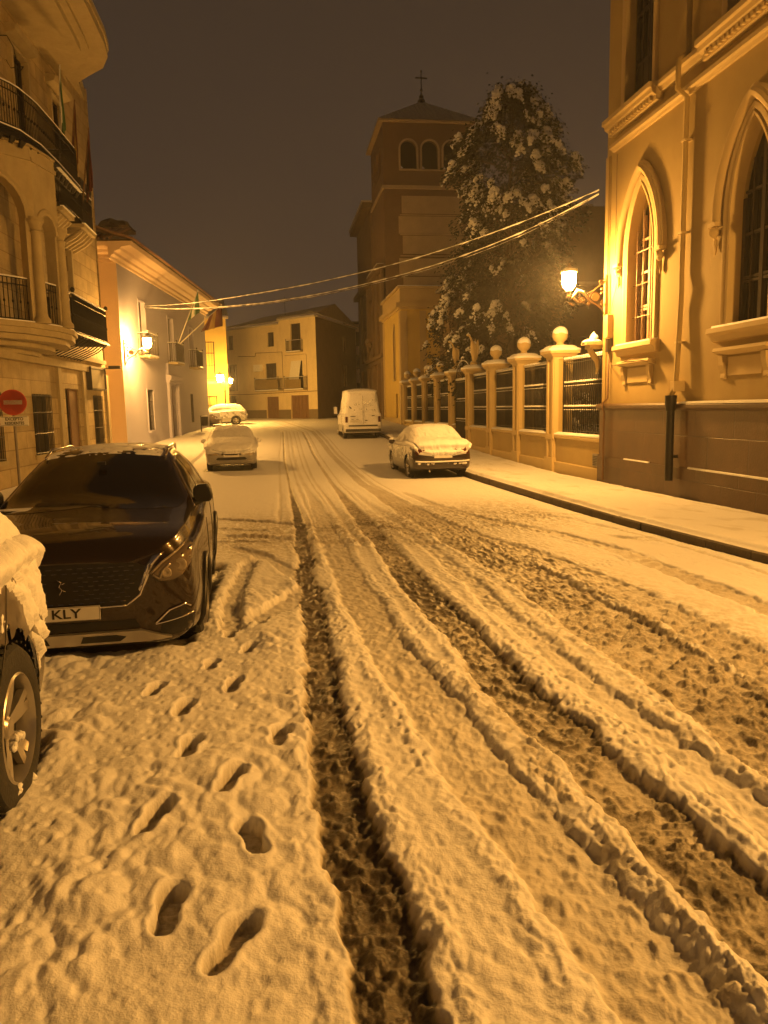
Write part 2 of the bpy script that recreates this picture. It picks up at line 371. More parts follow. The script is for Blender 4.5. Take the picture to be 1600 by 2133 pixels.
    # broad churned zone round the crossing and on the right
    ch = np.exp(-((Y - 12.6 - .25 * X) / 2.2) ** 2) * sst(-1.5, -.6, X) * (1 - sst(4.8, 5.3, X))
    ch = np.maximum(ch, np.exp(-((X - 2.75 - .02 * Y) / .75) ** 2) * (1 - sst(9, 13, Y)))
    H += ch * (.015 * grain2 + .015 * crumbs - .012)
    S = np.maximum(S, ch * np.clip(.34 + .9 * grain2 + .3 * grain, 0, .6))
    rz_ = np.exp(-((X - 1.17 - .02 * vnoise(Y * 2, Y * 0, 5)) / .10) ** 2) * near * sst(8.5, 7, Y) * sst(-.5, .3, fbm(Y * 1.1, Y * 0, 6))
    H = H * (1 - .35 * rz_) + rz_ * (.016 * crumbs + .02 * grain2 * sst(0, .5, grain2)); S = np.maximum(S, rz_ * np.clip(.25 + .5 * grain2, 0, .5))
    for i, (pl, w, st, sl) in enumerate(XTR):
        xs = [p[0] for p in pl]; ys = [p[1] for p in pl]
        yt = np.interp(X, xs, ys); sl_ = np.interp(X, xs, np.gradient(ys, xs))
        val = sst(xs[0] - .2, xs[0] + .2, X) * (1 - sst(xs[-1] - .2, xs[-1] + .2, X))
        brk = sst(-.75, -.2, vnoise(X * 1.7, X * 0 + i, 37))
        cut(np.abs(Y - yt) / np.sqrt(1 + sl_ ** 2), w, st, sl, .3, val * brk, X, Y - yt, i + 20)
    for (fx, fy, a) in FEET:
        ca, sa = math.cos(a), math.sin(a); dx = X - fx; dy = Y - fy
        u = dx * ca - dy * sa; v = dx * sa + dy * ca
        sole = np.minimum(np.hypot(u / .056, (v - .065) / .095), np.hypot(u / .045, (v + .085) / .068))
        sole = np.minimum(sole, np.hypot(u / .040, v / .13)) + .5 * edge * 10 * .25
        m = 1 - sst(.92, 1.03, sole); rim = np.exp(-((sole - 1.3) / .22) ** 2)
        H = H * (1 - m) + m * (.012 + .0045 * np.sin(v * 2 * PI / .024 + 14 * u) + .004 * grain) + rim * .006
        scuff = np.exp(-(u / .035) ** 2) * sst(.1, .2, v) * (1 - sst(.2, .42, v)); H -= .010 * scuff
        S = np.maximum(S, m * (.50 + .2 * grain))
    for (cx, y0, y1, hw) in CARS_XY:      # thin wet ground sheltered under the cars
        m = (1 - sst(hw - .1, hw + .04, np.abs(X - cx) + edge)) * sst(y0 - .02, y0 + .25, Y) * (1 - sst(y1 - .25, y1, Y))
        H = H * (1 - m) + m * (.012 + .006 * grain); S = np.maximum(S, m * .9)
    # raised snow at the foot of the right kerb and left pavement
    H += .10 * (1 - sst(-3.35, -3.2, X)) * sst(6, 8, Y)
    H += .02 * sst(4.9, 5.3, X) * near - .035 * sst(5.45, 5.6, X)
    return g + np.maximum(H, .003), S
def grid_obj(name, X, Y, Z, m, S=None, skirt=0):
    ny, nx = X.shape
    co = np.empty((ny * nx, 3), np.float32); co[:, 0] = X.ravel(); co[:, 1] = Y.ravel(); co[:, 2] = Z.ravel()
    i = np.arange(ny * nx).reshape(ny, nx)
    q = np.stack([i[:-1, :-1], i[:-1, 1:], i[1:, 1:], i[1:, :-1]], -1).reshape(-1, 4)
    me = bpy.data.meshes.new(name); me.vertices.add(len(co)); me.vertices.foreach_set('co', co.ravel())
    me.loops.add(q.size); me.loops.foreach_set('vertex_index', q.ravel().astype(np.int32))
    me.polygons.add(len(q)); me.polygons.foreach_set('loop_start', np.arange(0, q.size, 4, dtype=np.int32))
    me.polygons.foreach_set('use_smooth', np.ones(len(q), bool))
    me.update(calc_edges=True)
    if S is not None:
        a = me.attributes.new('slush', 'FLOAT', 'POINT'); a.data.foreach_set('value', S.ravel().astype(np.float32))
    me.materials.append(m); o = bpy.data.objects.new(name, me); COL.objects.link(o); o['kind'] = 'structure'
    return o
def snowroad_mat():
    m = bpy.data.materials.new('trodden_snow'); m.use_nodes = True; nt = m.node_tree; N = nt.nodes; L = nt.links; b = N['Principled BSDF']
    at = N.new('ShaderNodeAttribute'); at.attribute_name = 'slush'
    tc = N.new('ShaderNodeTexCoord'); n = N.new('ShaderNodeTexNoise'); n.inputs['Scale'].default_value = 38; n.inputs['Detail'].default_value = 8; n.inputs['Roughness'].default_value = .7
    L.new(tc.outputs['Object'], n.inputs['Vector'])
    ad = N.new('ShaderNodeMath'); ad.operation = 'MULTIPLY_ADD'; ad.inputs[1].default_value = .55; ad.inputs[2].default_value = -.275
    L.new(n.outputs['Fac'], ad.inputs[0])
    mu = N.new('ShaderNodeMath'); mu.operation = 'MULTIPLY'; L.new(ad.outputs[0], mu.inputs[0])
    sm = N.new('ShaderNodeMapRange'); sm.inputs[1].default_value = .05; sm.inputs[2].default_value = .4; L.new(at.outputs['Fac'], sm.inputs[0]); L.new(sm.outputs[0], mu.inputs[1])
    s2 = N.new('ShaderNodeMath'); s2.operation = 'ADD'; L.new(at.outputs['Fac'], s2.inputs[0]); L.new(mu.outputs[0], s2.inputs[1])
    cr = N.new('ShaderNodeValToRGB'); e = cr.color_ramp.elements
    e[0].position = 0; e[0].color = (.80, .80, .83, 1); e[1].position = 1; e[1].color = (.07, .058, .045, 1)
    x = cr.color_ramp.elements.new(.22); x.color = (.62, .60, .58, 1)
    x = cr.color_ramp.elements.new(.5); x.color = (.48, .44, .385, 1)
    x = cr.color_ramp.elements.new(.75); x.color = (.17, .15, .12, 1)
    L.new(s2.outputs[0], cr.inputs[0]); L.new(cr.outputs[0], b.inputs['Base Color'])
    rr = N.new('ShaderNodeMapRange'); rr.inputs[3].default_value = .62; rr.inputs[4].default_value = .42; L.new(at.outputs['Fac'], rr.inputs[0]); L.new(rr.outputs[0], b.inputs['Roughness'])
    b.inputs['Specular IOR Level'].default_value = .35
    n2 = N.new('ShaderNodeTexNoise'); n2.inputs['Scale'].default_value = 110; n2.inputs['Detail'].default_value = 5; L.new(tc.outputs['Object'], n2.inputs['Vector'])
    bp = N.new('ShaderNodeBump'); bp.inputs['Strength'].default_value = .5; bp.inputs['Distance'].default_value = .006
    L.new(n2.outputs['Fac'], bp.inputs['Height']); L.new(bp.outputs[0], b.inputs['Normal'])
    return m
SR = snowroad_mat()
ny = 1150; nx = 1000
yy = 1.05 * np.exp(np.linspace(0, math.log(85 / 1.05), ny)); s_ = np.linspace(0, 1, nx)
xl = -np.minimum(.52 * yy + 1.3, 9.6); xr = np.minimum(.72 * yy + 1.0, 5.72)
X = xl[:, None] + (xr - xl)[:, None] * s_[None, :]; Y = np.repeat(yy[:, None], nx, 1)
Z, S = hfield(X, Y)
grid_obj('snowy_road', X, Y, Z, SR, S)
# base ground reaching to the horizon, below everything
b = MB(); N_ = 60; ys = [-120, -60, -10, 0, 10, 20, 27, 33, 40, 48, 59, 66, 75, 120, 200]
xs = [-150, -60, -20, 0, 20, 60, 150]
vs = [(x, y, gz(max(y, 0)) - .05) for y in ys for x in xs]; k = len(xs)
b.add(vs, [(j * k + i, j * k + i + 1, (j + 1) * k + i + 1, (j + 1) * k + i) for j in range(len(ys) - 1) for i in range(k - 1)])
link('ground', b, SNOW, kind='structure')
# pavement on the right with its snow sheet
PAVZ = .17
ny2 = 700; nx2 = 150; yy = np.concatenate([[-6.], 2.5 * np.exp(np.linspace(0, math.log(80 / 2.5), ny2))]); xx = np.linspace(5.64, 8.46, nx2)
X, Y = np.meshgrid(xx, yy)
G = 2 - np.interp(Y, HY, HH)
ed = .05 * fbm(Y * 3, X * 0, 5, 3) + .012 * fbm(Y * 20, X * 0, 6, 2)
edge_d = X - 5.66 + ed * .5
Zp = G + PAVZ - .14 * np.clip((X - 5.75) / 2.6, 0, 1) + .062 * sst(0, .10, edge_d) + .006 * fbm(X * 2, Y * 2, 7, 3) + .003 * fbm(X * 14, Y * 14, 8, 3)
ft = worley(X * 2.2, Y * 1.6, 13); Zp -= .012 * sst(.16, .05, ft) 
wallgap = 8.36 + .07 * fbm(Y * 1.7, X * 0, 15, 3)
Zp -= .055 * sst(-.05, .05, X - wallgap)
Zp[:, 0] = G[:, 0] + PAVZ - .004
SS = sst(-.03, .05, X - wallgap) * .75 + .18 * sst(0.2, .6, fbm(X * 3, Y * 1.5, 17, 3))
grid_obj('right_pavement_snow', X, Y, Zp, SR, SS)
b = MB(); y = -6.0; rr = random.Random(3)
while y < 78:
    L_ = rr.uniform(.85, 1.05); z0 = gz(max(y, 0)) - .2; dz = gz(max(y + L_, 0)) - gz(max(y, 0)); j = rr.uniform(-.008, .008); t = PAVZ - .005
    x0, x1 = 5.6 + j, 5.82; ya, yb = y + .008, y + L_ - .008
    ch = .02
    b.add([(x0, ya, z0), (x0, ya, z0 + .2 + t - ch), (x0 + ch, ya, z0 + .2 + t), (x1, ya, z0 + .2 + t), (x1, ya, z0),
           (x0, yb, z0 + dz), (x0, yb, z0 + dz + .2 + t - ch), (x0 + ch, yb, z0 + dz + .2 + t), (x1, yb, z0 + dz + .2 + t), (x1, yb, z0 + dz)],
          [(0, 1, 2, 3, 4), (9, 8, 7, 6, 5), (0, 5, 6, 1), (1, 6, 7, 2), (2, 7, 8, 3), (3, 8, 9, 4), (4, 9, 5, 0)])
    y += L_
link('kerb', b, KERBM, kind='structure')
b = MB(); vs = []; yl = [-6, 0, 4, 6, 8, 12, 16, 22, 27, 33, 40, 48, 59, 66, 78]
for y in yl: vs += [(5.8, y, gz(max(y, 0)) + PAVZ - .008), (8.7, y, gz(max(y, 0)) + PAVZ - .155)]
b.add(vs, [(2 * i, 2 * i + 1, 2 * i + 3, 2 * i + 2) for i in range(len(yl) - 1)])
link('right_pavement', b, KERBM, kind='structure')

# ------------------------------------------------------------------ lanterns
def lantern_mesh(root, c, r=.17, h=.42, snowy=True, glow=None):
    """glass body, cap and base centred on c (local)"""
    x, y, z = c
    g = MB(); g.lathe([(.05, -h * .5), (r * .55, -h * .45), (r * .86, -h * .28), (r, -h * .05), (r, h * .30), (r * .97, h * .42)], c, 20)
    gl = link('lantern_glass', g, glow or GLOW, root, smooth=True)
    k = MB(); k.lathe([(r * 1.22, h * .43), (r * 1.24, h * .47), (r * 1.05, h * .52), (r * .8, h * .60), (r * .35, h * .68), (r * .18, h * .78), (r * .22, h * .82), (.01, h * .95)], c, 20)
    for i in range(4):
        t = PI / 4 + i * PI / 2
        k.tube([(x + r * 1.05 * math.cos(t), y + r * 1.05 * math.sin(t), z + h * .44), (x + r * 1.03 * math.cos(t), y + r * 1.03 * math.sin(t), z - h * .05), (x + r * .6 * math.cos(t), y + r * .6 * math.sin(t), z - h * .46)], .007, 5)
    cp = link('lantern_cap', k, BRONZE, root, smooth=True, autos=40)
    k = MB(); k.lathe([(.05, -h * .5), (.07, -h * .56), (.035, -h * .62), (.03, -h * .8), (.05, -h * .84), (.01, -h * .95)], c, 12); link('lantern_base', k, BRONZE, root, smooth=True)
    if snowy:
        s = MB(); s.blob((x, y, z + h * .52), r * 1.1, r * 1.1, .07, 4, 14, 6, .12, True); link('snow_cap', s, SNOW, cp, smooth=True)
def spiral(c, r0, r1, a0, turns, n=26): return [(c[0] + (r0 + (r1 - r0) * i / n) * math.cos(a0 + 2 * PI * turns * i / n), c[1] + (r0 + (r1 - r0) * i / n) * math.sin(a0 + 2 * PI * turns * i / n)) for i in range(n + 1)]
def wall_lantern(pos, reach, label, zc, group='wall lanterns of the street', dirx=-1, glow=None):
    """pos: wall point (x,y), lamp reaches along dirx by reach, at height zc"""
    t = thing('wall_lantern', label, 'wall lamp', (pos[0], pos[1], zc - .6), group, local=True)
    D = dirx; z = .15
    b = MB()
    P = lambda u, w: (D * u, 0, w)
    b.box(-.03, .03, -.03, .03, -.35, .75)
    b.T = None
    b.tube([P(.03, -.3), P(.10, -.12), P(.28, .02), P(.45, .10), P(.62, .30), P(.78, .34), P(.9, .18), P(reach - .25, .05), P(reach - .12, -.02), P(reach, .06)], [.012, .016, .02, .024, .03, .034, .03, .022, .018, .02], 8)
    b.tube([P(.03, .6), P(.12, .55), P(.22, .46), P(.35, .36), P(.5, .3)], .012, 6)
    for (cu, cw, r0, a0, tn) in [(.30, .20, .15, 0, 1.6), (.14, .58, .10, 2, 1.4), (.14, .02, .09, 3, 1.3), (reach - .30, .12, .08, 1, 1.5), (.62, .14, .07, 4, 1.3), (.47, .04, .05, 4, 1.2)]:
        b.tube([P(a, w) for a, w in spiral((cu, cw), r0, .015, a0, tn)], .011, 6)
    b.lathe([(.10, -.02), (.10, .02)], (D * .30, 0, .20), 16, 'y')
    for w in (.02, .10, .3, .4): b.blob(P(.13, w), .035, .03, .035, 3, 8, 6)
    link('bracket', b, BRONZE, t, smooth=True, autos=40)
    s = MB(); s.tube([P(.5, .20), P(.62, .335), P(.78, .375), P(.9, .215), P(reach - .25, .08)], [.01, .022, .026, .018, .008], 6); link('snow_cap', s, SNOW, t, smooth=True)
    lantern_mesh(t, (D * reach, 0, .6), .17, .46, glow=glow)
    return t
wall_lantern((8.40, 19.1), 1.0, 'glowing wall lantern on a scrolled bracket at the corner of the ochre building', 5.05)
wall_lantern((-6.45, 35.1), .98, 'glowing wall lantern on a scrolled bracket at the corner of the pale blue house', 4.95, dirx=1)
wall_lantern((8.38, 3.0), 1.0, 'added wall lantern on the ochre building, out of view, lighting the foreground', 5.05, glow=GLOW2)  # added lamp, out of view, to brighten the near snow
t = thing('street_lamp', 'cast iron street lamp with two small glowing lanterns in front of the far houses', 'street lamp', (-3.72, 58, gz(58)), local=True)
b = MB(); b.lathe([(.22, 0), (.22, .25), (.16, .3), (.13, .8), (.15, .85), (.07, 1.0), (.055, 2.4), (.075, 2.45), (.045, 2.6), (.04, 3.3)], (0, 0, 0), 14); link('pole', b, BRONZE, t, smooth=True, autos=40)
b = MB(); b.tube([(0, 0, 2.8), (-.15, 0, 2.7), (-.3, 0, 2.85), (-.32, 0, 3.1)], .02, 6); b.tube([(0, 0, 2.8), (.2, 0, 2.7), (.42, 0, 2.85), (.44, 0, 3.0)], .02, 6); b.tube([(0, 0, 3.3), (0, 0, 3.55)], .03, 6); link('arm', b, BRONZE, t, smooth=True)
lantern_mesh(t, (-.32, 0, 3.42), .24, .55, glow=GLOW3); lantern_mesh(t, (.44, 0, 3.2), .13, .34, glow=GLOW3)

# ------------------------------------------------------------------ right gothic-windowed building
R = Fr((8.5, 0), (0, 1), -1)      # u = y, outward = -x
rb = thing('ochre_building', 'large ochre building with pointed arch windows and a brown stone plinth beside the snowy pavement', 'building', (8.5, 12, 0))
WU = [17.45, 13.2, 8.95, 4.7, .45]
holes = []
for uc in WU:
    holes.append(lancet(uc, .62, 3.40, 5.45, 6.95)); holes.append(rect(uc + .3 - .68, uc + .3 + .68, 8.86, 12.6))
b = MB(R); b.cdt(rect(-6, 19.42, 1.9, 16), holes, 0, .30)
b.add([(19.42, 0, -.6), (19.42, -12, -.6), (19.42, -12, 16), (19.42, 0, 16)], [(0, 1, 2, 3)])
b.box(-6, 19.40, -12, -.42, -.5, 15.98)
link('wall', b, OCHRE, rb, recalc=False)
b = MB(R); b.box(-6, 19.46, -.02, .12, -.6, .60); link('plinth_base', b, PLINTH2, rb)
b = MB(R); b.box(-6, 19.44, -.02, .085, .60, 1.80); link('plinth', b, PLINTH, rb)
b = MB(R); b.prism([(-.02, 1.80), (.10, 1.80), (.15, 1.86), (.15, 1.92), (.10, 1.96), (-.02, 1.97)], 0, 1) if False else None
def ledge(mb, u0, u1, prof):      # prof (o, z)
    n = len(prof); mb.add([(u0, o, z) for o, z in prof] + [(u1, o, z) for o, z in prof], [tuple(range(n)), tuple(range(2 * n - 1, n - 1, -1))] + [(i, (i + 1) % n, n + (i + 1) % n, n + i) for i in range(n)])
b = MB(R); ledge(b, -6, 19.5, [(-.02, 1.802), (.11, 1.802), (.17, 1.86), (.17, 1.92), (.10, 1.965), (-.02, 1.97)]); link('plinth_cap', b, PLINTH2, rb)
b = MB(R); ledge(b, 12.2, 13.6, [(.02, 1.972), (.155, 1.945), (.15, 1.985), (.02, 2.0)]); ledge(b, 13.63, 15.2, [(.02, 1.972), (.155, 1.945), (.15, 1.983), (.02, 1.995)])
for u0, u1 in ((-5, 3), (3.4, 11.9)): ledge(b, u0, u1, [(.02, 1.972), (.155, 1.945), (.15, 1.983), (.02, 1.995)])
ledge(b, 12.1, 14.9, [(.07, .602), (.122, .602), (.118, .63), (.085, .64)]); ledge(b, 16.6, 17.9, [(.07, .602), (.122, .602), (.118, .625), (.085, .63)])
link('snow', b, SNOW, rb)
# string courses
b = MB(R); ledge(b, -6, 19.0, [(-.02, 8.10), (.06, 8.10), (.09, 8.15), (.15, 8.17), (.15, 8.25), (-.02, 8.30)]); link('string_course', b, OCHRE2, rb)
b = MB(R)
for i, uc in enumerate(WU):
    c = uc + .3
    ledge(b, c - 1.15, c + 1.28, [(-.02, 8.45), (.16, 8.45), (.17, 8.55), (.26, 8.60), (.28, 8.68), (.34, 8.70), (.34, 8.80), (.02, 8.86), (-.02, 8.86)])
    for k in range(15):
        u = c - 1.0 + k * .145; b.box(u, u + .07, .10, .235, 8.475, 8.56)
    ledge(b, c + 1.28 - 4.25 + .01, c - 1.15 - .01, [(-.02, 8.58), (.08, 8.60), (.12, 8.68), (.18, 8.70), (.18, 8.78), (-.02, 8.83)]) if i < 5 else None
link('sill_band', b, OCHRE2, rb)
hoodprof = [(0, -.01), (0, .10), (.045, .14), (.10, .14), (.13, .09), (.19, .085), (.21, .05), (.23, .05), (.23, -.01)]
frprof = [(0, -.295), (0, .045), (.03, .06), (.06, .03), (.10, .055), (.17, .055), (.19, -.01)]
for i, uc in enumerate(WU):
    L1 = lancet(uc, .62, 3.40, 5.45, 6.95, 14); w = link('window', MB(R).sweep(L1, [(.002, -.29), (.002, .03), (-.09, .05), (-.13, .02), (-.20, .05), (-.27, .05), (-.29, -.005)] if False else [(r, o) for r, o in [(.003, -.20), (.003, .05), (-.05, .06), (-.08, .03), (-.12, .06), (-.21, .06), (-.24, -.01)]]), OCHRE2, rb, autos=40)
    HL = lancet(uc, .93, 5.35, 5.45, 7.22, 16)
    b = MB(R); b.sweep(HL, [(0, -.01), (0, .07), (-.05, .13), (-.12, .15), (-.17, .10), (-.22, .10), (-.26, -.01)])
    for sg in (-1, 1):
        c = uc + sg * 1.05
        b.box(c - .13, c + .13, -.01, .17, 5.27, 5.35); b.T = None; p = R(c, .09, 5.17); b.blob(p, .09, .10, .11, i, 10, 7, .25)
        p2 = R(c + .02, .05, 4.95); b.blob(p2, .035, .035, .16, i + 3, 8, 6, .3); b.T = R
    link('hood_mould', b, OCHRE2, rb, autos=40)
    b = MB(R); b.box(uc - .62, uc + .62, -.29, -.28, 3.40, 6.95); link('pane', b, GLASS, w)
    b = MB(R)
    for dx, ww in ((-.56, .045), (-.30, .022), (0, .05), (.30, .022), (.56, .045)):
        ztop = 5.45 + 1.5 * (1 - (abs(dx) / .62)) ** .75 - .04
        b.box(uc + dx - ww, uc + dx + ww, -.275, -.20, 3.42, ztop)
    for zz in (3.42, 4.15, 4.22, 5.0, 5.75): b.box(uc - .60 + .12 * max(0, zz - 5.5), uc + .60 - .12 * max(0, zz - 5.5), -.272, -.215, zz, zz + .05)
    link('mullions', b, BROWNFR if i == 0 else DARKWIN, w)  # past the first window, shade is put into the mullions' darker colour
    if i == 0:
        b = MB(R)
        for dx in (-.44, .15, .44): b.tube([(uc + dx, -.12, 3.42), (uc + dx, -.12, 6.0 if abs(dx) > .3 else 6.4)], .012, 6)
        for zz in (4.0, 4.75, 5.5): b.tube([(uc - .6, -.12, zz), (uc + .6, -.12, zz)], .012, 6)
        link('iron_bars', b, BROWNFR, w)
    # sill and apron
    b = MB(R); ledge(b, uc - 1.0, uc + 1.0, [(-.28, 3.385), (.12, 3.385), (.22, 3.36), (.24, 3.27), (.14, 3.22), (.10, 3.12), (.02, 3.10), (-.01, 3.10)])
    ledge(b, uc - .82, uc + .82, [(-.01, 2.96), (.17, 2.98), (.19, 2.92), (.10, 2.86), (-.01, 2.84)])
    for sg in (-1, 1):
        ledge(b, uc + sg * .66 - .07, uc + sg * .66 + .07, [(-.01, 2.84), (.12, 2.84), (.10, 2.66), (.05, 2.5), (.06, 2.42), (-.01, 2.38)])
    b.box(uc - .52, uc + .52, -.01, .035, 2.46, 2.80)
    link('window_sill', b, OCHRE2, rb)
    b = MB(R); ledge(b, uc - .9, uc + .85, [(.0, 3.387), (.21, 3.363), (.20, 3.40), (.0, 3.43)]); link('sill_snow', b, SNOW, rb)
    # upper window
    c = uc + .3
    b = MB(R); b.sweep([(c + .68, 8.87), (c + .68, 12.6), (c - .68, 12.6), (c - .68, 8.87)], [(.003, -.2), (.003, .04), (-.06, .06), (-.16, .06), (-.19, -.01)])
    w = link('upper_window', b, OCHRE2, rb, autos=40)
    b = MB(R); b.box(c - .68, c + .68, -.29, -.28, 8.88, 12.6); link('pane', b, GLASS, w)
    b = MB(R)
    for dx in (-.64, -.34, -.05, .05, .34, .64): b.box(c + dx - .03, c + dx + .03, -.278, -.22, 8.88, 12.6)
    for zz in (8.88, 9.8, 10.9, 12.0): b.box(c - .67, c + .67, -.275, -.225, zz, zz + .07)
    b.box(c - .6, c + .6, -.277, -.24, 8.9, 9.8)
    link('shutter', b, DARKWIN, w)
b = MB(R); ledge(b, -6.2, 19.8, [(-.4, 15.99), (.15, 15.99), (.3, 16.2), (.6, 16.35), (.6, 16.6), (-.4, 16.7)]); link('cornice', b, OCHRE2, rb)
b = MB(R); b.box(-6, 19.5, -12, -.4, 16.71, 17.2); link('roof', b, TILE, rb)
# vertical edge strip at the corner
b = MB(R); b.box(19.16, 19.20, -.01, .02, 1.98, 8.09); b.box(19.25, 19.44, -.01, .03, 1.98, 8.09); link('corner_strip', b, OCHRE, rb)
# down pipes
dp = thing('drainpipe', 'ochre painted drainpipe with a black iron guard at its foot, between the two pointed windows', 'drainpipe', R(15.4, .2, 0), group='drainpipes')
b = MB(R); b.tube([(15.42, .10, 12), (15.42, .10, 8.9), (15.42, .30, 8.75), (15.42, .30, 8.2), (15.42, .10, 8.05), (15.41, .10, 4.6), (15.36, .12, 4.3), (15.41, .10, 3.9), (15.4, .16, 2.3), (15.4, .26, 2.1)], .055, 10); link('pipe', b, OCHRE, dp, smooth=True)
for z in (10.5, 7.2, 5.4, 3.2): b = MB(R); b.box(15.33, 15.50, -.01, .165, z, z + .04); link('bracket', b, OCHRE2, dp)
b = MB(R); b.box(15.32, 15.48, .0, .24, 2.2, 2.42); link('bracket', b, OCHRE2, dp)
b = MB(R); b.tube([(15.4, .26, .32), (15.4, .26, 2.0)], .085, 12); b.tube([(15.4, .26, 1.98), (15.4, .26, 2.12)], [.12, .125], 12); b.tube([(15.4, .26, 1.80), (15.4, .26, 1.98)], [.10, .12], 12); b.box(15.36, 15.44, .05, .24, .8, .86); link('iron_guard', b, IRON, dp, smooth=True, autos=40)
cd = thing('conduit', 'thin brown cable conduit rising to a small box below the corner lantern', 'conduit', R(18.97, .1, 0))
b = MB(R); b.tube([(18.97, .17, 0), (18.97, .17, 1.75), (18.97, .21, 1.85), (18.97, .21, 1.98), (18.97, .08, 2.1), (18.97, .07, 3.3)], .028, 8); link('pipe', b, WOOD, cd, smooth=True)
b = MB(R); b.box(18.88, 19.08, .0, .16, 3.62, 4.2); link('junction_box', b, OCHRE2, cd, bevel=.01)
b = MB(R); b.box(18.90, 19.06, .01, .13, 3.28, 3.60); link('fuse_box', b, DARKWIN, cd)
cb = thing('facade_cables', 'loose dark cables running along the ochre wall below the first pointed window', 'cables', R(17.5, .1, 3))
b = MB(R); b.tube([(19.0, .1, 3.2), (18.85, .08, 2.98), (18.5, .14, 2.90), (17.4, .21, 3.0), (17.2, .22, 2.98), (16.6, .2, 2.9)], .012, 5); b.tube([(18.6, .06, 6.2), (18.62, .04, 5.6), (18.6, .04, 5.0), (18.95, .04, 4.3)], .008, 5); b.tube([(18.75, .05, 8.0), (18.76, .04, 5.6)], .008, 5)
link('cable', b, WOOD, cb, smooth=True)

# ------------------------------------------------------------------ garden fence: low wall, piers, iron panels
PY = [23.35 + 3.55 * k for k in range(9)]
for (u0, u1, lab) in ((19.50, PY[3] + .33, 'low ochre garden wall with a snowy coping between the ochre building and the gate'), (PY[4] - .33, 52.3, 'low ochre garden wall beyond the gate, running up to the yellow house')):
    t = thing('garden_wall', lab, 'wall', (8.75, u0, -.2))
    F = Fr((8.55, 0), (0, 1), -1)
    b = MB(F); n = max(2, int((u1 - u0) / 1.775)); st = (u1 - u0) / n
    b.box(u0, u1, -.32, 0, -.5, .93); link('wall', b, OCHRE, t)
    b = MB(F); ledge(b, u0, u1, [(-.36, .932), (.02, .932), (.07, .97), (.07, 1.03), (.0, 1.06), (-.36, 1.06)])
    ledge(b, u0, u1, [(-.01, -.4), (.05, -.4), (.05, gz((u0 + u1) / 2) + .30), (.02, gz((u0 + u1) / 2) + .33), (-.01, gz((u0 + u1) / 2) + .33)])
    link('coping', b, OCHRE2, t)
    b = MB(F); ledge(b, u0, u1, [(-.30, 1.062), (.06, 1.045), (.055, 1.09), (-.1, 1.13), (-.28, 1.115)]); link('snow', b, SNOW, t, smooth=True)
vb = thing('vent_cover', 'small grey metal cover set in the low garden wall near the ochre building', 'vent cover', (8.5, 20.0, .5))
b = MB(); b.box(8.515, 8.56, 19.75, 20.1, .28, .62); link('frame', b, GALV, vb, bevel=.006)
b = MB()
for k in range(6): b.box(8.507, 8.516, 19.79, 20.06, .32 + k * .045, .34 + k * .045)
link('louvre', b, IRON, vb)
def pier_parts(t, ball=True, z0=-.6, cap=True):
    b = MB(); b.box(-.29, .29, -.29, .29, z0, 3.35); link('shaft', b, OCHRE, t)
    b = MB()
    for sx, sy in ((-1, 0), (0, -1), (0, 1)):
        for d in (-1, 1):
            if sx: b.box(-.325, -.29, d * .22 - .07, d * .22 + .07, z0, 3.35)
            else: b.box(d * .22 - .07, d * .22 + .07, sy * .29 if sy > 0 else -.325, .325 if sy > 0 else -.29, z0 if d < 9 else 0, 3.35)
    b.box(-.34, .34, -.34, .34, .9, 1.06) ; b.box(-.36, .36, -.36, .36, z0, .32)
    link('pilaster_strip', b, OCHRE2, t)
    b = MB()
    for r0, r1, za, zb in ((.33, .33, 3.352, 3.42), (.36, .44, 3.421, 3.52), (.47, .47, 3.521, 3.62), (.40, .34, 3.621, 3.70)):
        vs = [(sx * r, sy * r, z) for r, z in ((r0, za), (r1, zb)) for sx, sy in ((-1, -1), (1, -1), (1, 1), (-1, 1))]
        b.add(vs, [(0, 1, 2, 3), (4, 5, 6, 7)] + [(i, (i + 1) % 4, 4 + (i + 1) % 4, 4 + i) for i in range(4)])
    link('cap', b, OCHRE2, t)
    s = MB(); n = 12
    for r, z in ((.475, 3.622), (.47, 3.66), (.42, 3.70)): pass
    vs = []
    for r, z in ((.475, 3.60), (.49, 3.64), (.47, 3.675), (.40, 3.70), (.37, 3.74), (.30, 3.775)):
        for k in range(24):
            a = 2 * PI * k / 24; c_, s_2 = math.cos(a), math.sin(a); q = max(abs(c_), abs(s_2)); vs.append((r * c_ / q * (1 + .015 * math.sin(5 * a)), r * s_2 / q, z + .008 * math.sin(3 * a)))
    s.add(vs, [(i * 24 + k, i * 24 + (k + 1) % 24, (i + 1) * 24 + (k + 1) % 24, (i + 1) * 24 + k) for i in range(5) for k in range(24)] + [tuple(range(120, 144))])
    link('snow', s, SNOW, t, smooth=True, recalc=True)
    if ball:
        b = MB(); b.lathe([(.17, 3.70), (.17, 3.76), (.12, 3.80), (.10, 3.86), (.14, 3.90), (.20, 3.95), (.235, 4.03), (.24, 4.10), (.22, 4.18), (.15, 4.27), (.05, 4.31), (.0, 4.32)], (0, 0, 0), 24); link('ball', b, OCHRE2, t, smooth=True)
        b = MB(); b.blob((0, 0, 4.13), .235, .235, .235, 9, 20, 8, .04, True); link('snow_cap', b, SNOW, t, smooth=True)
gp = 'ball topped piers of the garden fence'
proto = thing('gate_pier', 'x', 'pier', (8.78, PY[0], 0), gp, local=True); proto.name = 'fence_pier'; pier_parts(proto)
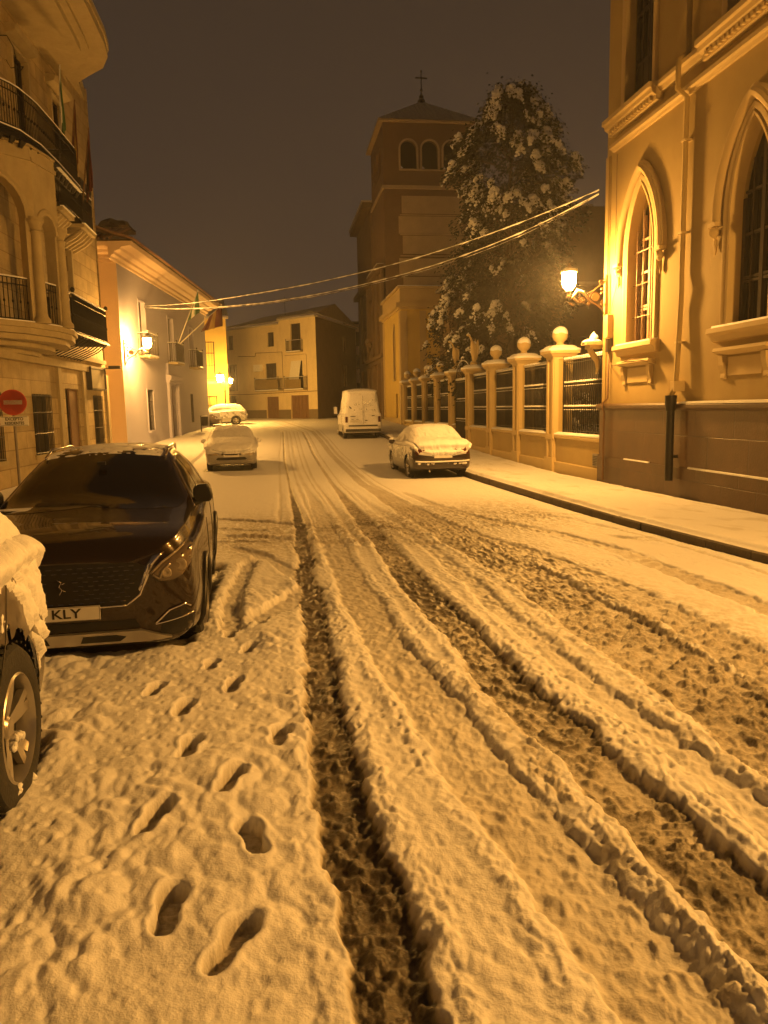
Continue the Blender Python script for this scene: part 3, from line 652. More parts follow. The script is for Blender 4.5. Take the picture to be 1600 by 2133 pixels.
ordn = ['nearest fence pier with a stone ball, standing by the ochre building', 'second fence pier from the ochre building, topped with a snowy ball', 'third ball topped fence pier from the ochre building, just before the near gate pier', None, None,
        'fence pier with a ball just beyond the gate', 'fence pier with a ball, third from the yellow house', 'fence pier with a ball, second from the yellow house', 'fence pier with a ball set against the corner of the yellow house']
proto['label'] = ordn[0]
for k in (1, 2, 5, 6, 7, 8): dup(proto, (8.78, PY[k], 0), 0, ordn[k], gp)
for k, lab in ((3, 'near gate pier of the garden entrance, carrying a stone bird'), (4, 'far gate pier of the garden entrance, carrying a stone bird')):
    t = thing('gate_pier', lab, 'pier', (8.78, PY[k], 0), 'gate piers', local=True); pier_parts(t, False)
    t = thing('bird_statue', 'pale stone statue of a long necked bird on the %s gate pier' % ('near' if k == 3 else 'far'), 'statue', (8.78, PY[k], 3.70), 'stone birds on the gate', local=True, rz=(.0 if k == 4 else .25))
    b = MB(); b.lathe([(.20, 0), (.20, .06), (.15, .10), (.17, .16), (.10, .22)], (0, 0, 0), 16); link('pedestal', b, OCHRE2, t, smooth=True, autos=40)
    b = MB(); b.tube([(.02, 0, .18), (.04, 0, .40), (.03, 0, .65), (.0, 0, .88), (-.05, 0, 1.02), (-.10, 0, 1.12)], [.07, .12, .17, .165, .10, .05], 14)
    b.tube([(-.08, 0, 1.08), (-.13, 0, 1.22), (-.20, 0, 1.34), (-.28, 0, 1.38), (-.36, 0, 1.37)], [.055, .042, .04, .06, .02], 10)
    link('body', b, OCHRE2, t, smooth=True)
    b = MB(); b.tube([(.10, .09, .3), (.13, .12, .7), (.13, .12, 1.05), (.16, .12, 1.25)], [.02, .07, .06, .005], 8); b.tube([(.10, -.09, .3), (.13, -.12, .7), (.13, -.12, 1.05), (.16, -.12, 1.2)], [.02, .07, .06, .005], 8); link('wing', b, OCHRE2, t, smooth=True)
    b = MB(); b.tube([(-.14, 0, 1.26), (-.20, 0, 1.37), (-.28, 0, 1.42), (-.35, 0, 1.405)], [.02, .04, .055, .01], 8); b.blob((0, 0, .95), .13, .11, .13, k, 10, 6, .2, True); link('snow_cap', b, SNOW, t, smooth=True)
def iron_panel(name, label, cat, loc, L_, zb, zt, group, gate=False):
    t = thing(name, label, cat, loc, group, local=True)
    b = MB(); n = int(L_ / .135)
    for i in range(n + 1):
        y = -L_ / 2 + L_ * i / n; b.tube([(0, y, zb), (0, y, zt)], .019 if i % (n) else .026, 6)
    link('bars', b, IRON, t, smooth=True)
    b = MB()
    for z in (zb + .06, zt - .10, zt): b.box(-.014, .014, -L_ / 2, L_ / 2, z - .014, z + .014)
    for y in (-L_ / 2, L_ / 2): b.box(-.022, .022, y - .022, y + .022, zb - .04, zt + .12)
    link('rails', b, IRON, t)
    b = MB(); s = MB()
    rows = [zb + (zt - zb) * .34, zb + (zt - zb) * .67]
    for i in range(n):
        y = -L_ / 2 + L_ * (i + .5) / n
        for z in rows:
            yb = -L_ / 2 + L_ * i / n
            if i: b.blob((0, yb, z), .034, .042, .075, i, 8, 6, 0); s.blob((-.018, yb, z + .045), .03, .036, .042, i, 7, 4, .25, True); s.blob((-.026, yb, z - .06), .018, .022, .02, i, 6, 4, .2, True)
        b.tube([(0, y, zt), (0, y, zt + .10)], [.03, .004], 5); b.tube([(0, y - .045, zt + .01), (0, y - .05, zt + .06)], .01, 4); b.tube([(0, y + .045, zt + .01), (0, y + .05, zt + .06)], .01, 4)
        s.blob((0, y, zt + .045), .032, .036, .045, i, 6, 4, .3, True); s.blob((0, y + .055, zt + .01), .028, .035, .03, i + 5, 6, 4, .3, True)
    s.tube([(0, -L_ / 2, zt + .005), (0, L_ / 2, zt + .005)], .026, 6)
    link('ornaments', b, IRON, t, smooth=True); link('snow', s, SNOW, t, smooth=True)
    return t
gp = 'iron panels of the garden fence'
pl = iron_panel('iron_fence_panel', 'iron fence panel between the ochre building and the first pier, snow on its ornaments', 'fence panel', (8.72, 21.27, 0), 3.1, 1.13, 3.28, gp)
mids = [(PY[0] + PY[1]) / 2, (PY[1] + PY[2]) / 2, (PY[2] + PY[3]) / 2, (PY[4] + PY[5]) / 2, (PY[5] + PY[6]) / 2, (PY[6] + PY[7]) / 2, (PY[7] + PY[8]) / 2]
lb = ['iron fence panel between the first and second ball piers', 'iron fence panel between the second and third ball piers', 'iron fence panel between the third ball pier and the near gate pier', 'iron fence panel directly beyond the far gate pier',
      'iron fence panel beyond the gate, second after the gate', 'iron fence panel beyond the gate, third after the gate', 'iron fence panel nearest to the yellow house']
for m, l in zip(mids, lb): dup(pl, (8.72, m, 0), 0, l, gp)
gt = iron_panel('iron_gate', 'tall closed iron gate between the two piers with stone birds', 'gate', (8.72, (PY[3] + PY[4]) / 2, 0), 2.9, gz(36) + .18, 3.2, None, True)
b = MB(); 
for i in range(9):
    a = PI * i / 8; b.tube([(0, 0, 3.25), (0, 1.35 * math.cos(a), 3.25 + .75 * math.sin(a))], .012, 5)
b.tube([(0, 1.4 * math.cos(PI * i / 20), 3.25 + .8 * math.sin(PI * i / 20)) for i in range(21)], .02, 6); b.lathe([(.0, 4.05), (.03, 4.1), (.06, 4.2), (.03, 4.28), (.015, 4.45), (.0, 4.5)], (0, 0, 0), 8)
link('crest', b, IRON, gt, smooth=True)
b = MB(); b.tube([(0, 1.4 * math.cos(PI * i / 20), 3.275 + .8 * math.sin(PI * i / 20)) for i in range(2, 19)], .022, 6); b.blob((0, 0, 4.22), .07, .07, .07, 2, 8, 6); link('crest_snow', b, SNOW, gt, smooth=True)
b = MB(); b.box(-.01, .01, -1.4, 1.4, gz(36) + .2, 1.2); link('kick_plate', b, IRON, gt)
# carved bracket with snow at the corner by the first panel
t = thing('carved_corbel', 'small carved stone corbel capped with snow where the fence meets the ochre building', 'corbel', (8.5, 19.7, 3.6))
b = MB(); b.box(8.05, 8.55, 19.47, 19.87, 3.50, 3.58); b.box(8.15, 8.55, 19.5, 19.84, 3.40, 3.50); b.tube([(8.18, 19.67, 3.42), (8.28, 19.67, 3.28), (8.42, 19.67, 3.1), (8.44, 19.67, 2.9), (8.40, 19.67, 2.75)], [.06, .09, .08, .05, .02], 8); link('stone', b, OCHRE2, t, autos=50)
b = MB(); b.blob((8.27, 19.67, 3.575), .24, .2, .09, 4, 12, 6, .2, True); b.blob((8.33, 19.67, 3.64), .1, .1, .16, 7, 10, 6, .3, True); link('snow_cap', b, SNOW, t, smooth=True)

# ------------------------------------------------------------------ yellow house by the church, tower, nave
A = Fr((8.5, 0), (0, 1), -1); A2 = Fr((8.5, 52.5), (1, 0), 1)
ah = thing('yellow_house', 'narrow yellow house with a parapet at the far end of the garden fence', 'house', (8.5, 52.5, .4))
def zig(u0, u1, z0, z1): return rect(u0, u1, z0, z1)
h1 = lancet(55.4, .36, 3.95, 6.9, 7.75); h2 = rect(54.3, 55.1, .55, 2.9)
b = MB(A); b.cdt(rect(52.5, 61, 0, 8.5), [h1, h2], 0, .25); b.T = A2; b.cdt(rect(0, 9, 0, 8.5), [], 0); b.T = None; b.box(8.9, 17.5, 52.9, 61, 0, 8.48); link('wall', b, YEL, ah, recalc=False)
b = MB(A); b.box(55.0, 55.8, -.2, -.19, 3.9, 7.8); w = link('window', b, GLASS, ah)
b = MB(A)
for u in (55.1, 55.4, 55.7): b.box(u - .03, u + .03, -.185, -.14, 3.95, 7.5)
link('mullions', b, DARKWIN, w)
b = MB(A); b.box(54.3, 55.1, -.2, -.17, .5, 2.9); link('door', b, WOOD, ah)
b = MB(A); b.sweep(lancet(55.4, .36, 3.95, 6.9, 7.75), [(.003, -.05), (.003, .05), (-.1, .05), (-.12, -.01)]); b.box(54.95, 55.9, -.01, .12, 3.82, 3.94); b.box(52.5, 53.1, -.01, .06, .4, 8.4); b.box(60.4, 61, -.01, .06, .4, 8.4)
b.T = A2; b.box(0, .45, -.01, .06, .4, 8.4); b.box(1.3, 1.75, -.01, .06, .4, 8.4)
b.T = None; b.box(8.38, 17.6, 52.38, 61, 8.5, 8.62); b.box(8.15, 17.6, 52.15, 61, 8.62, 8.9); b.box(8.45, 17.6, 52.45, 61, 8.9, 9.85); b.box(8.3, 17.6, 52.3, 61, 9.851, 10.0); b.box(8.42, 8.5, 52.44, 61, 0, 1.2)
link('cornice', b, OCHRE2, ah)
b = MB(); b.box(8.33, 17.6, 52.33, 60.9, 10.002, 10.05); link('roof_snow', b, SNOW, ah)
# tower
tw = thing('church_tower', 'square brick church tower with three arched belfry openings and an iron cross on top', 'tower', (12, 64.8, .8))
TX0, TX1, TY0, TY1 = 8.75, 16.2, 61.0, 68.5
TF = Fr((TX0, TY0), (1, 0), 1); TS = Fr((TX0, 0), (0, 1), -1)
CU = [1.95, 3.62, 5.3]
hs = [rarch(u, .63, 20.05, 21.5) for u in CU]
b = MB(TF); b.cdt(rect(0, TX1 - TX0, 0, 23.5), hs, 0, .5); b.T = TS; b.cdt(rect(TY0, TY1, 0, 23.5), [rarch(TY0 + u, .63, 20.05, 21.5) for u in CU], 0, .5)
b.T = None; b.add([(TX1, TY0, 0), (TX1, TY1, 0), (TX1, TY1, 23.5), (TX1, TY0, 23.5)], [(0, 1, 2, 3)]); b.add([(TX0, TY1, 0), (TX1, TY1, 0), (TX1, TY1, 23.5), (TX0, TY1, 23.5)], [(0, 1, 2, 3)])
b.box(TX0 + .6, TX1 - .1, TY0 + .6, TY1 - .1, 0, 23.4); link('wall', b, TOWER, tw, recalc=False)
b = MB(TF)
for i, (z0, z1, u0) in enumerate(((16.75, 18.05, 1.35), (15.25, 16.55, 1.1), (13.75, 15.1, 1.4), (12.2, 13.4, 1.1), (10.8, 12.0, 1.4))): b.box(u0, 6.2, -.01, .04, z0, z1)
link('plaster_panel', b, TPANEL, tw)
b = MB(TF); b.box(-.12, TX1 - TX0 + .12, -.01, .14, 18.55, 18.8); b.T = TS; b.box(TY0 + .01, TY1, -.01, .13, 18.55, 18.8); b.T = TF
for z in (16.6, 15.15, 13.55, 12.1): b.box(1.2, 6.2, -.01, .07, z, z + .08)
for u in CU: b.sweep(rarch(u, .63, 20.05, 21.5), [(.003, -.1), (.003, .05), (-.12, .05), (-.14, -.01)])
b.box(1.2, 6.0, -.3, .09, 19.9, 20.02)
link('string_course', b, TPANEL, tw)
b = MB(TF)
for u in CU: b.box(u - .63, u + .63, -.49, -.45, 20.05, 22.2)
link('belfry_dark_sheet', b, VOID, tw)  # black sheets stand in for the shade inside the belfry openings
b = MB(TF)
for u in CU: b.blob(TF(u - .5, -.1, 20.04), .2, .2, .16, 2, 8, 5, .2, True) if False else b.add([(u - .62, .02, 20.03), (u + .62, .02, 20.03), (u + .62, -.4, 20.1), (u - .62, -.4, 20.1), (u - .62, .02, 20.25), (u - .4, -.05, 20.1)], [(0, 1, 2, 3), (0, 4, 5)])
link('ledge_snow', b, SNOW, tw)
rf = MB(); e0 = .40; cx, cy = (TX0 + TX1) / 2, (TY0 + TY1) / 2; zE, zA = 23.5, 25.9
nrow = 46
def roofside(rf, p0, p1, apex, n, zE, amp=.05):
    vs = []; m = 10
    for i in range(n * 4 + 1):
        a = i / (n * 4); c = [p0[j] + (p1[j] - p0[j]) * a for j in range(3)]
        for k in range(m + 1):
            t = k / m
            # rows run straight up the slope
            w = 2 * abs(a - .5); tt = t * (1 - w); q = [c[0] + (apex[0] - (p0[0] + p1[0]) / 2) * tt, c[1] + (apex[1] - (p0[1] + p1[1]) / 2) * tt, zE + (apex[2] - zE) * tt]
            q[2] += amp * (abs(math.sin(a * n * PI))); vs.append(q)
    rf.add(vs, [(i * (m + 1) + k, (i + 1) * (m + 1) + k, (i + 1) * (m + 1) + k + 1, i * (m + 1) + k + 1) for i in range(n * 4) for k in range(m)], True)
ap = (cx, cy, zA + .4)
cs = [(TX0 - e0, TY0 - e0, zE), (TX1 + e0, TY0 - e0, zE), (TX1 + e0, TY1 + e0, zE), (TX0 - e0, TY1 + e0, zE)]
for i in range(4): roofside(rf, cs[i], cs[(i + 1) % 4], ap, 30, zE)
SNT = mat('snow_dusted_tiles', (.42, .38, .33), .8, .25, 4, .3, 20)
r_ = link('roof', rf, SNT, tw)
b = MB(); b.box(TX0 - e0 + .02, TX1 + e0 - .02, TY0 - e0 + .02, TY1 + e0 - .02, zE - .12, zE - .003); link('eave', b, TPANEL, tw)
b = MB(); b.lathe([(.3, zA + .25), (.32, zA + .5), (.15, zA + .6), (.2, zA + .8), (.1, zA + .95), (.04, zA + 1.0)], (cx, cy, 0), 12); b.box(cx - .035, cx + .035, cy - .03, cy + .03, zA + .95, zA + 2.75); b.box(cx - .42, cx + .42, cy - .03, cy + .03, zA + 2.15, zA + 2.25)
b.tube([(cx, cy, zA + 1.2), (cx, cy, zA + 1.32)], .12, 8); b.tube([(cx - .40, cy, zA + 2.13), (cx - .5, cy, zA + 2.2), (cx - .40, cy, zA + 2.27)], .03, 5); b.tube([(cx + .40, cy, zA + 2.13), (cx + .5, cy, zA + 2.2), (cx + .40, cy, zA + 2.27)], .03, 5); b.tube([(cx - .08, cy, zA + 2.67), (cx, cy, zA + 2.8), (cx + .08, cy, zA + 2.67)], .03, 5)
link('cross', b, IRON, tw)
# church nave
nv = thing('church', 'dark stone church front with a tall carved portal beyond the yellow house', 'church', (8.6, 75, .8))
N1 = Fr((8.62, 0), (0, 1), -1)
hs = [rect(68.9, 70.9, 8.2, 11.4), rect(61.6, 63.8, 1.0, 5.3), rect(65.2, 67.0, 1.0, 5.0), rect(74, 75.4, 6.2, 9.2)]
b = MB(N1); b.cdt(rect(61.0, 80, 0, 13.2), hs, .02, .4); b.T = None; b.add([(8.62, 68.5, 13.2), (8.62, 80, 13.2), (8.62, 80, 19.4), (8.62, 68.5, 19.4)], [(0, 1, 2, 3)]); b.add([(8.62, 68.5, 0), (30, 68.5, 0), (30, 68.5, 19.4), (8.62, 68.5, 19.4)], [(0, 1, 2, 3)]); b.box(9.2, 30, 69, 80, 0, 19.3)
link('wall', b, DARKSTONE, nv, recalc=False)
b = MB(N1)
for (u0, u1, z0, z1) in ((68.9, 70.9, 8.2, 11.4), (61.6, 63.8, 1.0, 5.3), (65.2, 67.0, 1, 5.0), (74, 75.4, 6.2, 9.2)): b.box(u0, u1, -.38, -.3, z0, z1)
link('door', b, WOOD, nv)
b = MB(N1); b.box(61.05, 72.4, .02, .35, 5.9, 6.2); b.box(61.05, 72.4, .02, .15, 5.5, 5.9)
for u in (61.3, 64.2, 67.5, 71.5, 76.5): ledge(b, u - .28, u + .28, [(.01, .5), (.3, .5), (.26, 5.5), (.01, 5.5)]); ledge(b, u - .2, u + .2, [(.01, 6.2), (.2, 6.2), (.2, 12.6), (.01, 12.6)])
b.box(61.05, 80, .02, .5, 12.6, 13.0)
for k in range(9): u = 68.7 + k * .32; b.T = None; b.blob(N1(u, .2, 7.4 + .3 * math.sin(k)), .16, .2, .22, k, 8, 6, .4); b.T = N1
ledge(b, 68.5, 71.3, [(.01, 7.6), (.35, 7.7), (.45, 8.0), (.01, 8.05)]); b.box(68.3, 80, .0, .7, 19.0, 19.4)
link('cornice', b, STONE if False else DARKSTONE, nv)
b = MB(N1); b.box(68.3, 80, -20, .8, 19.42, 19.55); b.box(61.05, 68, .0, .55, 13.002, 13.06); link('roof', b, SNT, nv)
t = thing('far_pink_building', 'narrow salmon building with a blue lit window glimpsed between the corner house and the church', 'building', (8.6, 96, .8))
P1 = Fr((0, 0), (1, 0), 1)
b = MB(); b.box(8.0, 10.3, 90, 100, 0, 11.5); link('wall', b, PINKW, t)
b = MB(); b.box(10.3, 11.4, 99, 100, 0, 7.2); link('lit_window', b, BLUEGLOW, t)
b = MB()
for z in (2.9, 3.6, 4.4, 5.2, 6.1, 7.2): b.box(10.2, 11.5, 98.8, 98.98, z, z + .14)
b.box(7.9, 10.4, 89.9, 100, 11.5, 11.8)
for z in (3.2, 6.4, 9): b.box(8.1, 8.9, 89.9, 90.0, z, z + 1.6); b.box(9.3, 10.1, 89.9, 90.0, z, z + 1.6)
link('blind', b, DARKWIN, t)
# dim arcaded building behind the garden
t = thing('arcaded_building', 'dim arcaded building in the shadows behind the garden tree', 'building', (20, 49, 0))
F = Fr((11.2, 49), (1, 0), 1)
b = MB(F); b.cdt(rect(0, 30, -1, 9.5), [rarch(2 + 3.4 * k, 1.1, .5, 5.2) for k in range(8)] , 0, .5); b.box(0, 30, -8, -.6, -1, 9.4); link('wall', b, DARKSTONE, t, recalc=False)
b = MB(F); b.box(-.3, 30.3, -8, .5, 9.5, 9.7); link('roof', b, SNT, t)

# ------------------------------------------------------------------ iron balcony helper (u0..u1 along facade F, projecting o)
def balcony(F, u0, u1, o, zf, root, h=1.0, name='balcony', slab=.1, step=.11, brk=True):
    b = MB(F); b.box(u0, u1, -.01, o, zf - slab, zf); p = link(name, b, STONE, root)
    b = MB(F); n = int((u1 - u0 + 2 * o) / step)
    for i in range(n + 1):
        s = (u1 - u0 + 2 * o) * i / n
        if s < o: q = (u0 + .02, s)
        elif s < o + u1 - u0: q = (u0 + (s - o), o - .02)
        else: q = (u1 - .02, o - (s - o - (u1 - u0)))
        b.tube([(q[0], q[1], zf), (q[0], q[1], zf + h)], .012, 4)
    for z in (zf + .06, zf + h): b.tube([(u0 + .02, 0, z), (u0 + .02, o - .02, z), (u1 - .02, o - .02, z), (u1 - .02, 0, z)], .02, 5)
    for q in ((u0 + .02, o - .02), (u1 - .02, o - .02)): b.tube([(q[0], q[1], zf), (q[0], q[1], zf + h + .06)], .022, 5); b.blob((q[0], q[1], zf + h + .1), .05, .05, .05, 1, 8, 6, 0)
    link('railing', b, IRON, p, smooth=True)
    s = MB(F); s.tube([(u0 + .02, 0, zf + h + .025), (u0 + .02, o - .02, zf + h + .025), (u1 - .02, o - .02, zf + h + .025)], .022, 5); s.box(u0 + .03, u1 - .03, o - .015, o + .012, zf - .04, zf + .03); link('snow', s, SNOW, p)
    return p
def win(F, u0, u1, z0, z1, root, fr=DARKWIN, dep=.22, name='window', bars=2, sash=True, shut=False):
    b = MB(F); e = .06
    b.box(u0, u0 + e, -dep, -dep + .06, z0, z1); b.box(u1 - e, u1, -dep, -dep + .06, z0, z1); b.box(u0 + e, u1 - e, -dep, -dep + .06, z1 - e, z1); b.box(u0 + e, u1 - e, -dep, -dep + .06, z0, z0 + e)
    if sash: c = (u0 + u1) / 2; b.box(c - .03, c + .03, -dep, -dep + .055, z0 + e, z1 - e); zc = z0 + (z1 - z0) * .68; b.box(u0 + e, c - .03, -dep, -dep + .05, zc, zc + .05); b.box(c + .03, u1 - e, -dep, -dep + .05, zc, zc + .05)
    w = link(name, b, fr, root)
    b = MB(F); b.box(u0, u1, -dep - .03, -dep - .003, z0, z1); link('pane', b, fr if shut else GLASS, w)
    return w
def grate(F, u0, u1, z0, z1, root, o=.06, step=.13):
    b = MB(F); n = max(2, int((u1 - u0) / step))
    for i in range(n + 1): u = u0 + (u1 - u0) * i / n; b.tube([(u, o, z0), (u, o, z1)], .011, 4)
    for z in (z0 + .05, z0 + (z1 - z0) * .35, z0 + (z1 - z0) * .7, z1 - .05): b.tube([(u0 - .05, o, z), (u1 + .05, o, z)], .012, 4)
    return link('window_grate', b, IRON, root)

# ------------------------------------------------------------------ pale blue house on the left
LF = Fr((-6.75, 32.5), (2.05, 19.5), 1)
lh = thing('pale_blue_house', 'pale blue two storey house with a deep tiled eave, beyond the balconied building', 'house', (-6.75, 32.5, 0))
hs = [rect(5.3, 6.4, 4.65, 7.15), rect(10.75, 11.95, 4.65, 7.0), rect(15.9, 17.1, 4.65, 7.0), rect(5.95, 7.0, 1.1, 3.05), rect(10.45, 11.9, -.2, 3.35), rect(15.5, 16.3, 1.3, 3.0)]
b = MB(LF); b.cdt(rect(2.35, 21.0, -.5, 8.62), hs, 0, .28); b.box(2.62, 20.9, -10, -.31, -.5, 8.6); b.add([(21, 0, -.5), (21, -10, -.5), (21, -10, 8.62), (21, 0, 8.62)], [(0, 1, 2, 3)]); link('wall', b, LILAC, lh, recalc=False)
b = MB(LF); b.box(2.32, 2.62, -10, -.003, -.5, 8.62); link('end_wall', b, PINKW, lh)
for (u0, u1, z0, z1) in map(U, hs[:3]): win(LF, u0, u1, z0, z1, lh, name='balcony_door', dep=.26)
win(LF, 5.95, 7.0, 1.1, 3.05, lh); win(LF, 15.5, 16.3, 1.3, 3.0, lh); grate(LF, 6.0, 6.95, 1.1, 3.05, lh, -.02); grate(LF, 15.55, 16.25, 1.3, 3.0, lh, -.02)
b = MB(LF); b.box(10.45, 11.9, -.26, -.2, -.3, 3.35); link('door', b, WOOD, lh)
for u0 in (4.95, 10.45, 15.65): balcony(LF, u0, u0 + 1.7, .5, 4.6, lh)
b = MB(LF)
for u in (9.9, 12.05): ledge(b, u, u + .4, [(-.01, -.4), (.14, -.4), (.14, 3.5), (-.01, 3.5)])
ledge(b, 9.75, 12.6, [(-.01, 3.5), (.2, 3.5), (.22, 3.62), (.28, 3.66), (.3, 3.85), (-.01, 3.95)]); b.box(9.9, 10.1, 0, .12, 3.95, 4.5)
link('door_surround', b, LILAC, lh)
for (u0, u1, z0, z1) in map(U, hs[:4]): b = MB(LF); b.sweep([(u1, z0), (u1, z1), (u0, z1), (u0, z0)], [(.003, -.05), (.003, .03), (-.1, .03), (-.11, -.01)]); link('window_surround', b, LILAC, lh)
b = MB(LF); b.box(5.85, 7.1, -.01, .12, 1.0, 1.1); link('window_sill', b, LILAC, lh)
ep = [(-.01, 8.25), (.06, 8.28), (.08, 8.38), (.2, 8.45), (.22, 8.56), (.45, 8.63), (.5, 8.72), (.9, 8.78), (.95, 8.95), (-.01, 8.96)]
b = MB(LF); ledge(b, 1.39, 21.5, ep)
L2 = Fr(LF(2.33, 0, 0)[:2], (-LF.n[0], -LF.n[1]), 1)
L2.n = (-LF.d[0], -LF.d[1]); ledge(MB(L2), 0, 1, ep); b2 = MB(L2); ledge(b2, .0, 10, ep); b.v += b2.v; n0 = len(b.v) - len(b2.v); b.f += [tuple(n0 + i for i in f) for f in b2.f]; b.m += b2.m
link('eave', b, PINKW, lh)
b = MB(LF); u = 1.35
while u < 21.6:     # barrel tiles running up the roof
    vs = []; n = 6
    for (o, z) in ((1.08, 8.98), (.3, 9.22), (-4.5, 10.9)):
        for k in range(n + 1): a = PI * k / n; vs.append((u + .11 * math.cos(a), o, z + .10 * math.sin(a)))
    b.add(vs, [(r * (n + 1) + k, r * (n + 1) + k + 1, (r + 1) * (n + 1) + k + 1, (r + 1) * (n + 1) + k) for r in range(2) for k in range(n)])
    u += .25
v = 0.0
b.T = L2
while v < 5:
    vs = []; n = 6
    for (o, z) in ((1.08, 8.98), (-2., 10.05)):
        for k in range(n + 1): a = PI * k / n; vs.append((v + .11 * math.cos(a), o, z + .10 * math.sin(a)))
    b.add(vs, [(k, k + 1, n + 2 + k, n + 1 + k) for k in range(n)]); v += .25
link('roof', b, TILE, lh, smooth=True, recalc=False)
b = MB(LF); b.add([(1.45, 1.02, 9.0), (21.5, 1.02, 9.0), (21.5, -4.5, 10.93), (1.45, -4.5, 10.93)], [(0, 1, 2, 3)]); b.add([(1.45, .95, 9.07), (21.5, .95, 9.07), (21.5, -4.6, 11.02), (3, -4.6, 11.02)], [(0, 1, 2, 3)]); b.T = L2; b.add([(-.9, 1.0, 9.0), (5, 1.0, 9.0), (4.5, -3.5, 10.9)], [(0, 1, 2)]); link('roof_snow', b, SNT, lh, recalc=False)
ch = MB(LF); ch.box(9.2, 10.2, -2.6, -1.6, 9.5, 11.15); ch.box(8.9, 10.5, -2.9, -1.3, 11.15, 11.3); c_ = link('chimney', ch, TOWER, lh)
ch = MB(LF); ch.blob((9.7, -2.1, 11.3), .95, .95, .35, 3, 14, 5, .3, True); link('nest', ch, BARK, c_)
# flags from the balcony
def cloth(F, path, wtop, drop, seed, mats_, name, root, nb=3):
    """flag hanging from the outer part of a pole: path start/end (u,o,z)"""
    b = MB(F); p0, p1 = Vector(path[0]), Vector(path[1]); n = 10; m = 14; vs = []
    for i in range(n + 1):
        q = p1.lerp(p0, wtop * i / n)
        for k in range(m + 1):
            s = k / m; vs.append((q.x + .07 * math.sin(i * 1.9 + seed) * s + .03 * math.sin(s * 9 + i), q.y * (1 - .25 * s * i / n) + .05 * math.sin(i * 2.7 + s * 2 + seed) * s, q.z - drop * s * (1 - .25 * i / n)))
    fs = []
    for i in range(n):
        for k in range(m):
            b.mi = min(nb - 1, int(i * nb / n)); b.add([], []); fs.append((i * (m + 1) + k, (i + 1) * (m + 1) + k, (i + 1) * (m + 1) + k + 1, i * (m + 1) + k + 1)); 
    base = len(b.v); b.v += [F(*q) for q in vs]
    for j, f in enumerate(fs): b.f.append(tuple(base + a for a in f)); b.m.append(min(nb - 1, int((j // m) * nb / n)))
    o = link(name, b, mats_, root, recalc=False, smooth=True); sd = o.modifiers.new('thick', 'SOLIDIFY'); sd.thickness = .006
    return o
for j, (p0, p1, sc_, ml, lab) in enumerate((((10.9, .5, 5.6), (11.3, 1.6, 8.4), 1, [FLAGG, SIGNWH, FLAGG], 'green and white flag on a steep pole over the pale blue house balcony'), ((11.2, .5, 5.6), (12.6, 2.6, 7.8), 1, [FLAGR, FLAGY, FLAGR], 'yellow and red flag on a slanting pole over the pale blue house balcony'))):
    t = thing('flag', lab, 'flag', LF(*p0), 'flags on the pale blue house')
    b = MB(LF); b.tube([p0, p1], [.03, .02], 6); b.blob(p1, .05, .05, .07, 2, 8, 5, 0); link('pole', b, SIGNWH, t, smooth=True)
    cloth(LF, (p0, p1), .28, 1.15, j, ml, 'cloth', t)
# parking sign and bin by the pale blue house
t = thing('litter_bin', 'small dark litter bin on a post at the foot of the pale blue house wall', 'litter bin', LF(15.3, .6, gz(45)))
b = MB(LF); b.tube([(15.3, .6, gz(46) - .1), (15.3, .6, gz(46) + 1.15)], .035, 8); link('post', b, IRON, t)
b = MB(LF); b.tube([(15.3, .82, gz(46) + .55), (15.3, .82, gz(46) + .62), (15.3, .82, gz(46) + 1.1)], [.17, .19, .21], 12); link('basket', b, IRON, t)
b = MB(LF); b.blob((15.3, .82, gz(46) + 1.1), .2, .2, .08, 2, 10, 5, .1, True); link('snow_cap', b, SNOW, t)

# ------------------------------------------------------------------ balconied (ornate) building at left
OF = Fr((-6.95, 31.5), (.65, 14.5), 1)
ob = thing('balconied_building', 'ornate yellow stone building with curved balconies, columns and arches at the left edge', 'building', (-6.95, 31.5, 0))
hs = [rect(-7.0, -5.35, .75, 2.60), rect(-3.8, -2.3, -.2, 2.84), rect(-.5, .75, .75, 2.66), rect(-6.4, -5.2, 4.8, 7.7), rect(-3.2, -2.1, 4.8, 7.7), rect(-6.4, -5.2, 9.9, 12.6), rect(-3.0, -1.8, 9.9, 12.6), rect(-11.0, -9.4, .75, 2.6)]
b = MB(OF); b.cdt(rect(-26, 1.62, -.6, 4.05), hs[:3] + hs[-1:], .0, .3); b.cdt(rect(-26, 1.62, 4.05, 14.5), hs[3:7], -.05, .25); b.box(-26, 1.60, -9, -.36, -.5, 14.4); b.add([(1.62, 0, -.6), (1.62, -9, -.6), (1.62, -9, 14.5), (1.62, 0, 14.5)], [(0, 1, 2, 3)]); link('wall', b, RUST, ob, recalc=False)
b = MB(OF)
for (u0, u1, z0, z1) in map(U, (hs[0], hs[2], hs[7])): b.box(u0 - .12, u1 + .12, -.01, .06, z0 - .12, z0 - .001)
for u in (-4.65, -1.9, 1.3): b.box(u, u + .32, -.01, .09, -.5, 3.5)
b.box(-26, 1.2, -.01, .12, 3.52, 3.75); b.box(-26, 1.2, -.01, .16, 3.9, 4.05)
for (u0, u1, z0, z1) in map(U, hs[3:7]): b.sweep([(u1, z0), (u1, z1), (u0, z1), (u0, z0)], [(.003, -.1), (.003, .05), (-.16, .05), (-.18, -.06)])
for (u0, u1, z0, z1) in map(U, hs[5:7]): ledge(b, u0 - .3, u1 + .3, [(-.06, z1 + .2), (.25, z1 + .3), (.3, z1 + .45), (-.06, z1 + .5)])
link('stone_trim', b, STONE, ob)
for h in map(U, (hs[0], hs[2], hs[7])): win(OF, *h, ob); grate(OF, h[0] + .03, h[1] - .03, h[2], h[3], ob, .03)
for h in map(U, hs[3:7]): win(OF, *h, ob, name='balcony_door')
